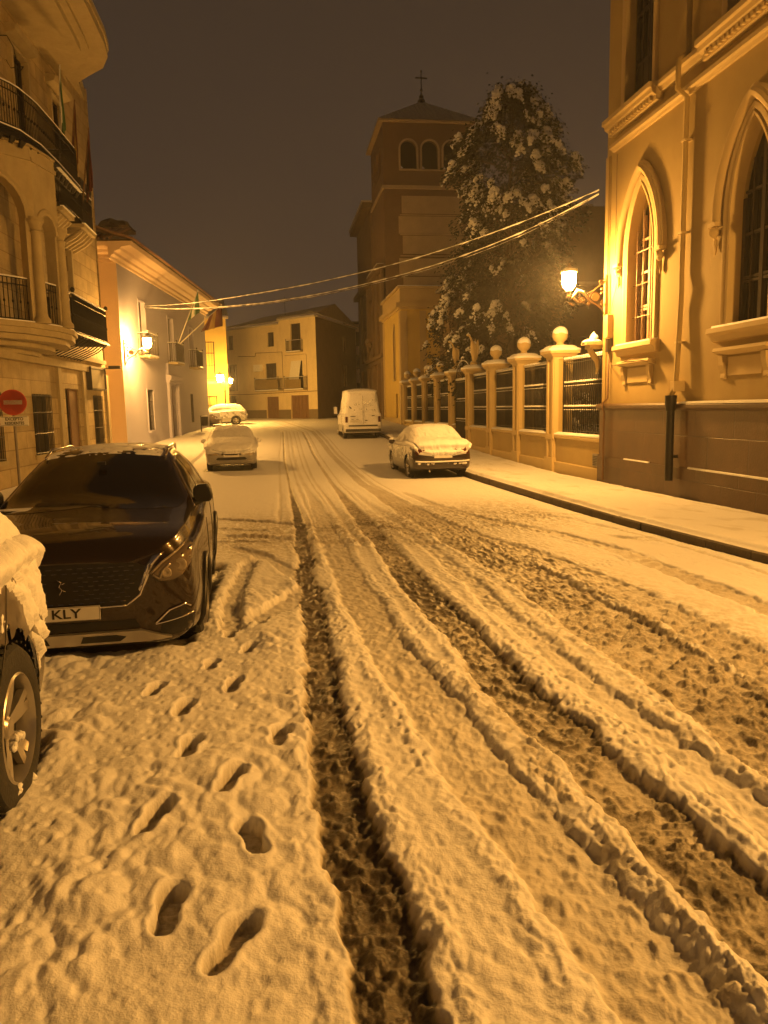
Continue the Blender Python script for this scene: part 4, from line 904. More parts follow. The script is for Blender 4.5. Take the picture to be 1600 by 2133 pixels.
b = MB(OF); b.box(-3.8, -3.2, -.27, -.2, -.2, 2.84); b.box(-3.2, -2.3, -.12, -.06, -.2, 2.84); b.box(-2.9, -2.55, -.06, -.045, .3, .55); link('door', b, WOOD, ob)
# cornice slab
CP = [(-16, 8), (-5.1, 8), (-5.1, 28.0), (-5.2, 29.0), (-5.55, 29.9), (-6.2, 30.6), (-6.7, 31.2), (-6.9, 32.9), (-16, 33)]
b = MB()
def off(poly, d, c=(-10, 20)): return [(c[0] + (x - c[0]) * (1 - d / max(.1, math.hypot(x - c[0], y - c[1]))), c[1] + (y - c[1]) * (1 - d / max(.1, math.hypot(x - c[0], y - c[1])))) for x, y in poly]
b.prism(off(CP, 1.4), 13.6, 13.8); b.prism(off(CP, 1.0), 13.801, 13.95); b.prism(off(CP, .08), 13.951, 14.2); b.prism(CP, 14.201, 14.42); link('cornice', b, STONE, ob)
b = MB(); b.prism(off(CP, .05), 14.422, 14.5); link('roof_snow', b, SNOW, ob)
# projecting mirador: three-sided bay with arches and columns
Q = [(-8.05, 20.35), (-6.2, 22.35), (-5.92, 23.6), (-7.1, 24.4)]
for i in range(2):
    d = (Q[i + 1][0] - Q[i][0], Q[i + 1][1] - Q[i][1]); L_ = math.hypot(*d); F = Fr(Q[i], d, 1)
    a = (.98 if i == 0 else .40); uc = L_ / 2 + (.12 if i == 0 else 0); zs = 7.15 if i == 0 else 6.95
    b = MB(F); b.cdt(rect(0, L_, 4.45, 8.95), [rarch(uc, a, 4.47, zs)], 0, .30); b.sweep(rarch(uc, a, zs - .05, zs), [(.003, -.05), (.003, .05), (-.06, .07), (-.16, .04), (-.18, -.01)]); b.box(0, L_, -.01, .05, 8.6, 8.7)
    link('arcade', b, STONE, ob, recalc=False)
for (x, y) in (Q[1], Q[2], (-7.6, 20.85)):
    b = MB(); b.lathe([(.23, 4.42), (.23, 4.52), (.17, 4.6), (.155, 4.7), (.15, 5.8), (.13, 6.75), (.16, 6.8), (.13, 6.85), (.2, 7.02), (.23, 7.05), (.23, 7.15)], (x, y, 0), 18); link('column', b, STONE, ob, smooth=True, autos=40)
b = MB(); b.prism([(-9.3, 19.3), (-8.0, 20.3), (-6.15, 22.25), (-5.88, 23.6), (-7.2, 24.4), (-9.3, 24.4)], 8.95, 9.0); b.box(-9.4, -7.4, 20.2, 23.2, 4.45, 8.9) if False else None; link('bay_ceiling', b, STONE, ob)
b = MB(); b.box(-8.75, -8.6, 19.5, 23, 4.5, 8.9); link('inner_wall', b, STONE, ob)
b = MB(); b.box(-8.59, -8.5, 20.5, 21.5, 4.5, 7.3); b.box(-8.59, -8.5, 22, 22.8, 4.5, 7.3); link('inner_door', b, WOOD, ob)
LOW = [(x + .08, y + 1.05) for x, y in [(-9.2, 18.2), (-8.2, 18.95), (-7.2, 19.9), (-6.45, 20.9), (-6.02, 22.1), (-5.92, 23.2), (-6.1, 24.3), (-6.6, 25.6), (-7.25, 25.4), (-9.2, 25.4)]]
b = MB()
for k, (d, z0, z1) in enumerate(((.0, 4.28, 4.42), (.08, 4.12, 4.279), (.25, 3.98, 4.119), (.7, 3.84, 3.979), (1.2, 3.7, 3.839))): b.prism(off(LOW, d, (-8.4, 23.8)), z0, z1)
link('bow_balcony', b, STONE, ob)
b = MB(); b.prism(off(LOW, .02, (-8.4, 23.8)), 4.422, 4.45); link('balcony_snow', b, SNOW, ob)
def rail_path(pts, z, h, root, name, step=.12, r=.012, snow=True):
    P = [Vector((x, y, 0)) for x, y in pts]; b = MB(); tot = sum((P[i + 1] - P[i]).length for i in range(len(P) - 1)); n = int(tot / step)
    def at(s):
        for i in range(len(P) - 1):
            l = (P[i + 1] - P[i]).length
            if s <= l + 1e-6: return P[i].lerp(P[i + 1], s / l)
            s -= l
        return P[-1]
    for i in range(n + 1):
        q = at(tot * i / n); b.tube([(q.x, q.y, z), (q.x, q.y, z + h)], r, 4)
        if i % 2 == 0: b.blob((q.x, q.y, z + h * .45), .03, .03, .05, i, 6, 4, 0)
    for zz in (z + .05, z + h * .85, z + h): b.tube([(q.x, q.y, zz) for q in [at(tot * i / 24) for i in range(25)]], .018, 5)
    o = link(name, b, IRON, root, smooth=True)
    if snow: s = MB(); s.tube([(q.x, q.y, z + h + .028) for q in [at(tot * i / 24) for i in range(25)]], .024, 5); link('snow', s, SNOW, o, smooth=True)
    return o
rail_path([(x + .08, y + 1.05) for x, y in [(-8.5, 19.0), (-7.55, 19.85), (-6.75, 20.85), (-6.3, 21.7), (-6.12, 22.4), (-6.05, 23.3), (-6.2, 24.0)]], 4.45, 1.1, ob, 'railing')
# iron and glass balcony beyond the bay
t1 = [(-7.0, 25.0), (-6.05, 25.1), (-6.0, 29.6), (-6.95, 29.7)]
b = MB(); b.prism([(-7.1, 25.0), (-6.0, 25.05), (-5.95, 29.65), (-7.1, 29.75)], 4.40, 4.46)
for k in range(11):
    y = 25.3 + k * .42; b.tube([(-6.02, y, 4.40), (-6.35, y, 4.15), (-7.0, y, 3.85)], .02, 5); b.tube([(-6.02, y, 4.36), (-6.98, y, 4.36)], .016, 4)
link('iron_balcony', b, IRON, ob)
rail_path(t1, 4.46, 1.15, ob, 'railing', .055, .009)
b = MB(); b.prism([(-6.99, 25.03), (-6.06, 25.13), (-6.01, 29.57), (-6.05, 29.57), (-6.09, 25.17), (-6.99, 25.07)], 4.5, 5.5); link('railing_panel', b, IRON, ob)
b = MB(); b.blob((-6.0, 29.6, 5.72), .07, .07, .08, 1, 10, 6, 0); b.blob((-6.02, 25.1, 5.72), .07, .07, .08, 1, 10, 6, 0); link('ball_finial', b, IRON, ob)
# upper balcony with toothed underside
UP = [(-9.2, 19.2), (-7.7, 20.1), (-6.8, 20.9), (-6.25, 21.9), (-6.05, 23.0), (-6.0, 24.5), (-6.0, 27.0), (-7.2, 27.0), (-9.2, 26.9)]
b = MB(); b.prism(UP, 9.14, 9.2); b.prism(off(UP, .06, (-8.6, 23.6)), 9.02, 9.139); b.prism(off(UP, .2, (-8.6, 23.6)), 8.99, 9.019)
for i in range(1, 6):
    p, q = Vector(UP[i]), Vector(UP[i + 1]); m = max(1, int((q - p).length / .36))
    for k in range(m): c = p.lerp(q, (k + .5) / m); b.tube([(c.x - .05, c.y, 9.0), (c.x - .12, c.y, 8.84)], [.09, .05], 6)
link('upper_balcony', b, IRON, ob)
b = MB(); b.prism(off(UP, -.005, (-8.6, 23.6)), 9.202, 9.235); b.box(-6.02, -5.93, 24.3, 26.9, 9.0, 9.03); link('balcony_snow', b, SNOW, ob)
rail_path([(x, y) for x, y in off(UP, .08, (-8.6, 23.6))[1:8]], 9.24, 1.05, ob, 'railing', .085, .010)
for (x, y) in ((-6.9, 21.0), (-6.3, 22.2)):
    b = MB(); F = Fr((x, y), (.45, .89), 1)
    b.tube([(0, 0, 9.3), (0, 0, 11.1)], .02, 6)
    b.tube([(0, 0, 11.0), (-.05, 0, 11.3), (-.25, 0, 11.5), (-.5, 0, 11.4), (-.6, 0, 11.1)], .016, 5); b.tube([(.0, 0, 10.7), (.12, 0, 10.8), (.25, 0, 10.95), (-.2, 0, 10.75), (-.35, 0, 10.9)], .012, 5)
    b.v = [(v[0] + x, v[1] + y, v[2]) if False else v for v in b.v]
    b.v = [(x + v[0] * .45, y + v[0] * .89, v[2]) for v in b.v]
    link('lamp_hook', b, IRON, ob, smooth=True)
# corbelled small balcony with dark box above the iron balcony
for (y0, y1, z) in ((25.6, 27.0, 7.85), (28.3, 30.0, 7.95)):
    b = MB(); b.box(-7.1, -6.25, y0, y1, z + .3, z + .42)
    n = 5
    for k in range(n):
        y = y0 + .12 + (y1 - y0 - .24) * k / (n - 1); b.tube([(-7.05, y, z - .25), (-6.85, y, z - .1), (-6.6, y, z + .05), (-6.35, y, z + .24)], [.06, .09, .09, .06], 6)
    link('corbel_balcony', b, STONE, ob)
    b = MB(); b.box(-6.32, -6.21, y0 - .01, y1 + .01, z + .422, z + .45)
    for k in range(n):
        y = y0 + .12 + (y1 - y0 - .24) * k / (n - 1); b.tube([(-6.9, y, z - .03), (-6.6, y, z + .13)], .025, 5)
    link('balcony_snow', b, SNOW, ob)
b = MB(); b.box(-7.05, -6.3, 28.4, 29.9, 8.38, 9.9); link('enclosed_balcony', b, DARKWIN, ob)
rail_path([(-7.0, 25.7), (-6.3, 25.72), (-6.3, 29.9), (-6.95, 29.95)], 8.4, 1.1, ob, 'railing', .09, .01)
# poster case
t = thing('notice_case', 'dark framed glass notice case on the wall of the balconied building beside the last window', 'notice case', OF(.2, .1, 3.2))
b = MB(OF); b.sweep([(-1.15, 2.92), (.85, 2.92), (.85, 3.66), (-1.15, 3.66)], [(0, -.01), (0, .2), (-.07, .2), (-.07, -.01)], True); link('frame', b, DARKWIN, t)
b = MB(OF); b.box(-1.15, .85, .0, .15, 2.92, 3.66); link('panel', b, mat('pale_panel', (.30, .26, .2), .3, .1, 4), t)
t = thing('security_camera', 'small dark camera on an arm above the notice case', 'camera', OF(.9, .2, 3.75))
b = MB(OF); b.tube([(1.0, 0, 3.75), (1.0, .45, 3.75)], .02, 6); b.box(.9, 1.1, .3, .75, 3.72, 3.84); link('body', b, IRON, t)
# flags on the upper balcony
for j, (y, z0, z1, lean, ml, lab) in enumerate(((26.2, 9.3, 12.6, .5, [FLAGG, SIGNWH, FLAGG], 'dark green and white flag, nearest of the drooping flags on the upper balcony'), (27.3, 9.0, 12.0, .8, [FLAGR, FLAGY, FLAGR], 'red and yellow flag, middle of the drooping flags on the upper balcony'), (28.6, 8.6, 11.6, 1.1, [FLAGR, DARKWIN, FLAGR], 'dark red flag, farthest of the drooping flags on the upper balcony'))):
    t = thing('flag', lab, 'flag', (-6.4, y, z0), 'flags on the balconied building')
    F = Fr((-6.4, y), (0, 1), 1); b = MB(F); b.tube([(0, 0, z0), (.1, lean * .4, z1)], [.03, .02], 6); link('pole', b, SIGNWH if j == 0 else WOOD, t)
    cloth(F, ((0, 0, z0), (.1, lean * .4, z1)), .35, 1.9, j * 2, ml, 'cloth', t)

# ------------------------------------------------------------------ no entry sign
t = thing('no_entry_sign', 'round red no entry sign on a grey post with a white plate below', 'road sign', (-6.22, 19.5, -.15), local=True, rz=.30)
zc = 2.43
b = MB(); b.lathe([(.0, -.012), (.30, -.012), (.305, 0), (.30, .012), (0, .012)], (0, 0, zc), 40, 'y'); link('disc', b, SIGNRED, t, smooth=True, autos=30)
b = MB(); b.box(-.20, .20, -.0165, -.013, zc - .05, zc + .05); link('white_bar', b, SIGNWH, t)
b = MB(); b.lathe([(.275, -.0165), (.275, -.013), (.295, -.013), (.295, -.0165)], (0, 0, zc), 40, 'y'); link('rim', b, SIGNRED, t)
b = MB(); b.box(-.31, .31, -.012, .012, zc - .56, zc - .33); link('plate', b, SIGNWH, t, bevel=.01)
b = MB(); b.box(-.29, .29, -.0135, -.0122, zc - .35, zc - .342); b.box(-.29, .29, -.0135, -.0122, zc - .548, zc - .54); link('plate_border', b, INK, t)
b = MB(); b.tube([(0, .045, 0), (0, .045, zc + .28)], .032, 12); link('post', b, GALV, t, smooth=True, autos=40)
def text(s, size, root, loc, rot, m, ext=.001, align='CENTER', sx=1., bold=0.):
    c = bpy.data.curves.new('lettering', 'FONT'); c.body = s; c.size = size; c.extrude = ext; c.align_x = align; c.align_y = 'CENTER'; c.offset = bold
    o = bpy.data.objects.new('tmp', c); COL.objects.link(o); bpy.context.view_layer.update()
    me = bpy.data.meshes.new_from_object(o.evaluated_get(bpy.context.evaluated_depsgraph_get())); bpy.data.objects.remove(o); me.name = 'lettering'
    M_ = Matrix.Translation(loc) @ rot.to_4x4() @ Matrix.Diagonal((sx, 1, 1, 1)); me.transform(M_); me.materials.clear(); me.materials.append(m)
    q = bpy.data.objects.new('lettering', me); COL.objects.link(q); q.parent = root; return q
RX = Matrix.Rotation(PI / 2, 3, 'X')
text('EXCEPTO', .095, t, (0, -.0135, zc - .395), RX, INK, sx=.95, bold=.003); text('RESIDENTES', .095, t, (0, -.0135, zc - .495), RX, INK, sx=.82, bold=.003)

# ------------------------------------------------------------------ corner house at the end of the street
BF = Fr((3.45, 66), (-.66, .75), -1); BS = Fr((3.45, 66), (.38, .92), 1)
bh = thing('corner_house', 'three storey cream house with small balconies and wooden doors closing the end of the street', 'house', (3.45, 66, 1))
hs = [rect(1.1, 3.35, .6, 3.15), rect(4.95, 6.6, .6, 3.1), rect(5.1, 6.6, 3.75, 6.05), rect(1.75, 3.15, 3.75, 6.1), rect(1.85, 3.1, 7.0, 9.25), rect(5.3, 6.2, 7.5, 8.75)]
b = MB(BF); b.cdt(rect(0, 4.6, 0, 9.75), [hs[0], hs[3], hs[4]], 0, .22); b.cdt(rect(4.6, 12.3, 0, 9.45), [hs[1], hs[2], hs[5], rect(10.9, 11.9, 2.3, 3.3), rect(10.6, 11.9, 3.75, 6.2), rect(11.0, 11.8, 7.55, 8.85)], 0, .22); link('wall', b, CREAM, bh, recalc=False)
b = MB(BS); b.cdt(rect(0, 11.7, 0, 9.7), [rect(7.5, 8.5, 4, 6), rect(7.5, 8.5, 7.2, 8.6)], 0, .2); link('side_wall', b, DARKSTONE, bh, recalc=False)
for i in (0, 1):
    u0, u1 = hs[i][0][0], hs[i][1][0]; b = MB(BF)
    n = 5 if i == 0 else 3
    for k in range(n): w_ = (u1 - u0) / n; b.box(u0 + k * w_ + .015, u0 + (k + 1) * w_ - .015, -.18, -.12, .4, 3.12)
    b.box(u0, u1, -.2, -.15, .4, 3.15); link('door', b, WOOD, bh)
for i in (2, 4, 5): q = hs[i]; win(BF, q[0][0], q[1][0], q[0][1], q[2][1], bh, dep=.2, shut=True)
q = hs[3]; win(BF, q[0][0], q[1][0], q[0][1], q[2][1], bh, dep=.2)
b = MB(BF); b.add([(1.9, -.0, 6.1), (3.15, 0, 6.1), (3.15, .3, 4.5), (1.95, .35, 4.45), (1.95, .3, 4.5)], [(0, 1, 2, 4)]); b.add([(1.9, -.01, 6.12), (3.15, -.01, 6.12), (3.15, .28, 4.5), (1.95, .28, 4.5)], [(0, 1, 2, 3)]); link('awning', b, SIGNWH, bh, recalc=False)
for u0, u1, z0, z1 in ((10.9, 11.9, 2.3, 3.3), (10.6, 11.9, 3.75, 6.2), (11.0, 11.8, 7.55, 8.85)): win(BF, u0, u1, z0, z1, bh, dep=.2, shut=True)
balcony(BF, 4.3, 7.5, .55, 3.68, bh, 1.0); balcony(BF, 1.2, 3.6, .5, 3.68, bh, 1.0); balcony(BF, 1.6, 3.4, .35, 6.9, bh, .9)
b = MB(BF); b.box(4.4, 7.4, .50, .52, 3.7, 4.6); b.box(1.5, 3.5, .45, .47, 3.7, 4.5); link('balcony_screen', b, mat('reed_screen', (.30, .22, .09), .9, .2, 6), bh)
for u0, u1 in ((-.02, 1.08), (3.37, 4.93), (6.62, 12.3)): b = MB(BF); b.box(u0, u1, -.01, .03, .4, 1.93); link('dado', b, mat('grey_dado', (.17, .13, .08), .85, .15, 1.5, .2, 20), bh)
b = MB(BF); b.tube([(12.2, .03, 3.45), (9, .03, 3.38), (5, .03, 3.42), (0, .03, 3.46)], .03, 5); b.tube([(10.3, .03, 6.9), (7.9, .03, 6.75), (7.8, .03, 7.05), (4.25, .03, 6.95), (4.2, .03, 3.5)], .03, 5); b.tube([(3.9, .03, 6.6), (1.2, .03, 6.6), (1.15, .03, 3.5)], .02, 5); link('wall_cable', b, WOOD, bh)
b = MB(BF); b.box(6.95, 7.85, .0, .32, 5.4, 6.0); link('air_conditioner', b, SIGNWH, bh)
def tiles(b, u0, u1, z, o, st=.24):
    u = u0
    while u < u1:
        n = 5; vs = []
        for (oo, zz) in ((o, z), (o - .9, z + .28)):
            for k in range(n + 1): a = PI * k / n; vs.append((u + .10 * math.cos(a), oo, zz + .10 * math.sin(a)))
        b.add(vs, [(k, k + 1, n + 2 + k, n + 1 + k) for k in range(n)]); u += st
b = MB(BF); tiles(b, -.2, 4.6, 9.78, .35); tiles(b, 4.6, 12.4, 9.48, .35); b.box(-.1, 4.6, -.3, .22, 9.62, 9.75); b.box(4.61, 12.3, -.3, .22, 9.33, 9.45); b.T = BS; tiles(b, 0, 11.7, 9.75, .35); b.box(0, 11.7, -.3, .2, 9.6, 9.7); link('eave_tiles', b, SNT, bh, recalc=False)
b = MB(); p = [BF(-.2, .1, 9.9), BF(12.3, .1, 9.6), BF(12.3, -5, 11.0), BS(11.7, .1, 9.9), BF(3, -5.5, 11.4)]
b.add(p, [(0, 1, 2, 4), (0, 4, 3)]); link('roof', b, SNT, bh, recalc=False)
b = MB(); b.prism([BF(.45, -.25, 0)[:2], BF(12.2, -.25, 0)[:2], BF(12.2, -7, 0)[:2], BS(11.6, -.3, 0)[:2], BS(.5, -.22, 0)[:2]], 0, 9.35); link('inner_wall', b, CREAM, bh)
t = thing('antenna', 'thin television aerial on the roof of the corner house', 'antenna', BF(7, -3, 10.5))
b = MB(BF); b.tube([(7, -3, 10.3), (7, -3, 12.2)], .025, 5)
for k in range(4): b.tube([(6.6, -3, 11.6 + k * .15), (7.4, -3, 11.6 + k * .15)], .012, 4)
link('mast', b, IRON, t)
# yellow lit house beyond the pale blue one
GH = Fr((-9.5, 60.5), (1, .12), 1)
gh = thing('yellow_lit_house', 'strongly yellow house front with tall barred window, between pale blue house and corner house', 'house', (-7, 60.5, 1))
hs = [rect(3.7, 4.95, 4.4, 7.2), rect(3.9, 5.0, .8, 3.1)]
b = MB(GH); b.cdt(rect(-3, 5.9, 0, 8.9), hs, 0, .2); b.box(-3, 5.85, -5, -.22, 0, 8.85); link('wall', b, YEL, gh, recalc=False)
for h in hs: win(GH, h[0][0], h[1][0], h[0][1], h[2][1], gh); grate(GH, h[0][0], h[1][0], h[0][1], h[2][1], gh, .05, .2)
b = MB(GH); b.box(-3, 6.0, -.01, .12, 4.0, 4.2); b.box(-3, 6.1, -.01, .3, 8.9, 9.05); tiles(b, -3, 6.1, 9.06, .4); link('cornice', b, SNT, gh, recalc=False)
b = MB(GH); b.add([(-3, .3, 9.15), (6.1, .3, 9.15), (6.1, -5, 11), (-3, -5, 11)], [(0, 1, 2, 3)]); link('roof', b, SNT, gh, recalc=False)

# ------------------------------------------------------------------ snow laden cables over the street
PA, PB = Vector((-6.1, 38.8)), Vector((8.5, 19.9)); DV = (PB - PA).normalized()
for name, pts, rad, lab in (('a', [(0.05, 6.98), (2.5, 6.78), (5.36, 6.63), (9.44, 6.54), (12.61, 6.52), (15.11, 6.57), (17.32, 6.67), (19.1, 6.81), (20.88, 7.0), (22.47, 7.22), (23.87, 7.47)], .018, 'upper snow covered cable slung across the street'),
                       ('b', [(0.05, 6.93), (2.6, 6.6), (5.34, 6.36), (9.41, 6.14), (12.59, 6.10), (15.1, 6.16), (17.32, 6.28), (19.1, 6.44), (20.88, 6.69), (22.47, 7.0), (23.87, 7.38)], .017, 'middle snow covered cable slung across the street'),
                       ('c', [(0.05, 6.90), (2.6, 6.57), (5.34, 6.32), (9.41, 6.09), (12.59, 6.04), (15.1, 6.09), (17.32, 6.20), (19.1, 6.35), (20.88, 6.60), (22.47, 6.92), (23.87, 7.36)], .009, 'lowest and thinnest snowy cable slung across the street')):
    t = thing('overhead_cable', lab, 'cable', (PA.x, PA.y, 6.9), 'cables across the street')
    us = [p[0] for p in pts]; zs = [p[1] for p in pts]; b = MB(); P = []; r_ = []
    for i in range(240):
        u = us[0] + (us[-1] - us[0]) * i / 239; z = float(np.interp(u, us, zs)); z = (z + float(np.interp(u - .6, us, zs)) + float(np.interp(u + .6, us, zs))) / 3 if .7 < u < 23 else z
        P.append((PA.x + DV.x * u, PA.y + DV.y * u, z)); r_.append(rad * (1 + .35 * math.sin(u * 5.1 + rad * 900) * math.sin(u * 1.7) + .25 * math.sin(u * 13)) * (.45 if (math.sin(u * 2.3 + rad * 99) > .93) else 1))
    b.tube(P, r_, 6); link('snow', b, SNOW, t, smooth=True)
    b = MB(); b.tube([(p[0], p[1], p[2] - rad * .8) for p in P[::4]], .010, 5); link('cable', b, IRON, t)

# ------------------------------------------------------------------ cars
def pchip(xs, ys, q):
    xs = np.asarray(xs, float); ys = np.asarray(ys, float); h = np.diff(xs); d = np.diff(ys) / h; m = np.zeros_like(ys)
    for i in range(1, len(xs) - 1):
        if d[i - 1] * d[i] > 0: w1 = 2 * h[i] + h[i - 1]; w2 = h[i] + 2 * h[i - 1]; m[i] = (w1 + w2) / (w1 / d[i - 1] + w2 / d[i])
    m[0] = d[0]; m[-1] = d[-1]
    k = np.clip(np.searchsorted(xs, q) - 1, 0, len(h) - 1); t = (q - xs[k]) / h[k]
    return ys[k] * (2 * t ** 3 - 3 * t ** 2 + 1) + h[k] * m[k] * (t ** 3 - 2 * t ** 2 + t) + ys[k + 1] * (-2 * t ** 3 + 3 * t ** 2) + h[k] * m[k + 1] * (t ** 3 - t ** 2)
# station: y, zl, wl, wm, zm, ws, zs, wr, ze, zt
ST = {
'suv': [(2.24, .28, .66, .77, .56, .73, .865, .62, .945, .965), (2.19, .24, .75, .85, .56, .82, .905, .69, .995, 1.02), (2.08, .25, .80, .885, .57, .86, .93, .73, 1.02, 1.05), (1.9, .23, .84, .905, .58, .88, .945, .75, 1.04, 1.075), (1.5, .2, .87, .915, .6, .895, .95, .77, 1.05, 1.10), (1.1, .2, .87, .92, .6, .905, .98, .77, 1.07, 1.13), (.82, .2, .87, .92, .6, .91, 1.0, .75, 1.10, 1.16),
        (.45, .2, .87, .92, .6, .91, 1.01, .69, 1.26, 1.33), (.05, .2, .87, .92, .6, .91, 1.02, .60, 1.44, 1.50), (-.25, .2, .87, .92, .6, .91, 1.02, .575, 1.50, 1.57), (-.9, .2, .87, .92, .6, .91, 1.03, .56, 1.51, 1.59), (-1.5, .22, .87, .915, .62, .90, 1.05, .54, 1.46, 1.54), (-1.85, .26, .85, .90, .65, .87, 1.05, .54, 1.36, 1.43), (-2.05, .32, .82, .87, .68, .83, 1.0, .56, 1.14, 1.2), (-2.2, .40, .74, .80, .66, .76, .86, .60, .95, .98)],
'hatch': [(2.08, .36, .52, .66, .55, .62, .68, .5, .74, .76), (1.98, .26, .70, .80, .55, .75, .74, .6, .82, .85), (1.7, .2, .80, .86, .55, .83, .83, .68, .91, .95), (1.1, .18, .82, .875, .57, .85, .90, .70, .98, 1.03), (.75, .18, .83, .88, .57, .86, .92, .70, 1.02, 1.08), (.2, .18, .83, .88, .57, .86, .94, .61, 1.32, 1.38), (-.3, .18, .83, .88, .57, .86, .95, .58, 1.41, 1.48), (-1.1, .18, .83, .88, .58, .86, .97, .56, 1.41, 1.47), (-1.6, .22, .82, .87, .6, .85, .98, .53, 1.34, 1.39), (-1.85, .27, .80, .85, .62, .82, .96, .55, 1.12, 1.17), (-2.0, .32, .74, .80, .6, .77, .86, .6, .93, .97), (-2.06, .40, .62, .72, .58, .7, .74, .56, .78, .80)],
'sedan': [(2.2, .36, .52, .66, .52, .62, .64, .5, .70, .72), (2.1, .24, .72, .80, .52, .76, .70, .6, .77, .80), (1.8, .2, .80, .86, .54, .84, .78, .68, .86, .89), (1.1, .18, .82, .875, .55, .86, .86, .70, .94, .98), (.7, .18, .83, .88, .55, .86, .89, .70, .98, 1.02), (.1, .18, .83, .88, .55, .86, .90, .60, 1.28, 1.33), (-.35, .18, .83, .88, .55, .86, .91, .57, 1.35, 1.41), (-.85, .18, .83, .88, .55, .86, .92, .56, 1.33, 1.39), (-1.35, .2, .83, .88, .56, .86, .93, .60, 1.12, 1.17), (-1.65, .22, .82, .87, .57, .85, .93, .68, 1.01, 1.05), (-2.0, .25, .79, .85, .57, .82, .90, .70, .98, 1.01), (-2.14, .30, .72, .80, .56, .77, .82, .66, .90, .92), (-2.2, .36, .60, .72, .55, .70, .70, .58, .74, .75)],
'van': [(2.55, .42, .60, .76, .62, .72, .80, .6, .88, .90), (2.42, .32, .80, .90, .62, .86, .90, .7, 1.0, 1.04), (2.1, .28, .90, .95, .64, .93, 1.06, .78, 1.18, 1.22), (1.7, .26, .92, .97, .66, .96, 1.14, .80, 1.30, 1.35), (1.1, .26, .93, .98, .68, .97, 1.2, .74, 2.0, 2.06), (.7, .26, .93, .985, .68, .98, 1.22, .73, 2.36, 2.44), (.2, .26, .93, .985, .68, .98, 1.24, .74, 2.44, 2.54), (-1.5, .26, .93, .985, .68, .98, 1.24, .74, 2.44, 2.54), (-2.4, .28, .93, .985, .68, .975, 1.24, .73, 2.40, 2.50), (-2.55, .32, .92, .975, .68, .955, 1.24, .70, 2.32, 2.42), (-2.62, .38, .88, .94, .68, .92, 1.24, .64, 2.2, 2.28)],
}
def car_grid(kind, ny, ks):
    st = sorted(ST[kind]); A_ = np.array(st); ys = A_[:, 0]
    t = np.linspace(0, 1, ny); q = ys[0] + (ys[-1] - ys[0]) * (t - .04 * np.sin(2 * PI * t) * 2)
    P = [pchip(ys, A_[:, i], q) for i in range(1, 10)]
    zl, wl, wm, zm, ws, zs, wr, ze, zt = P
    gh_ = sst(.08, .3, zt - zs)      # greenhouse present
    inn = ws - .045
    ctl = np.stack([np.stack([0 * q, zl], -1), np.stack([wl * .6, zl], -1), np.stack([wl * .94, zl + .015], -1), np.stack([wl + .6 * (wm - wl), zl + .10], -1), np.stack([wm, zm], -1), np.stack([ws, zs - .07 * gh_ - .03], -1), np.stack([inn + .02, zs], -1),
                    np.stack([inn + (wr - inn) * .18, zs + (ze - zs) * .13], -1), np.stack([inn + (wr - inn) * .62 + .015 * gh_, zs + (ze - zs) * .62], -1), np.stack([wr + .01, ze - .02 * gh_], -1), np.stack([wr * .88, ze + (zt - ze) * .45], -1), np.stack([wr * .5, ze + (zt - ze) * .86], -1), np.stack([0 * q, zt], -1)], 1)
    half = []
    n = ctl.shape[1]
    for i in range(n - 1):
        p0 = ctl[:, max(i - 1, 0)]; p1 = ctl[:, i]; p2 = ctl[:, i + 1]; p3 = ctl[:, min(i + 2, n - 1)]
        if i == 0: p0 = p1 * [-1, 1] + 0 * p1; p0 = np.stack([-ctl[:, 1, 0], ctl[:, 1, 1]], -1)
        if i == n - 2: p3 = np.stack([-ctl[:, n - 2, 0], ctl[:, n - 2, 1]], -1)
        tau = .42
        for k in range(ks):
            s = k / ks; m1 = (p2 - p0) * tau; m2 = (p3 - p1) * tau
            half.append(p1 * (2 * s ** 3 - 3 * s ** 2 + 1) + m1 * (s ** 3 - 2 * s ** 2 + s) + p2 * (-2 * s ** 3 + 3 * s ** 2) + m2 * (s ** 3 - s ** 2))
    half.append(ctl[:, -1]); half = np.stack(half, 1)
    full = np.concatenate([half, half[:, -2:0:-1] * [-1, 1]], 1)     # closed ring
    V = np.zeros((ny, full.shape[1], 3)); V[..., 0] = full[..., 0]; V[..., 2] = full[..., 1]; V[..., 1] = q[:, None]
    # rounded plan at both ends: pull flanks back
    L0, L1 = q[0], q[-1]
    return V
def car_body_mb(kind, ny=90, ks=4, nc=4):
    V = car_grid(kind, ny, ks); ny, m, _ = V.shape
    mb = MB(); mb.v = [tuple(p) for p in V.reshape(-1, 3)]
    fs = [(i * m + j, i * m + (j + 1) % m, (i + 1) * m + (j + 1) % m, (i + 1) * m + j) for i in range(ny - 1) for j in range(m)]
    for e, sg in ((0, -1), (ny - 1, 1)):   # domed end caps
        ring = V[e]; c = ring.mean(0); prev = list(range(e * m, e * m + m))
        for s in [1 - (k + 1) / nc for k in range(nc - 1)]:
            dy = .062 * (1 - s * s) ** .8
            b0 = len(mb.v)
            for p in ring: q = c + (p - c) * s; mb.v.append((q[0], p[1] + sg * dy, q[2]))
            cur = list(range(b0, b0 + m)); fs += [(prev[j], prev[(j + 1) % m], cur[(j + 1) % m], cur[j]) for j in range(m)]; prev = cur
        mb.v.append((c[0], ring[0][1] + sg * .062, c[2])); k = len(mb.v) - 1; fs += [(prev[j], prev[(j + 1) % m], k) for j in range(m)]
    mb.f = fs; mb.m = [0] * len(fs); return mb
LASTW = []
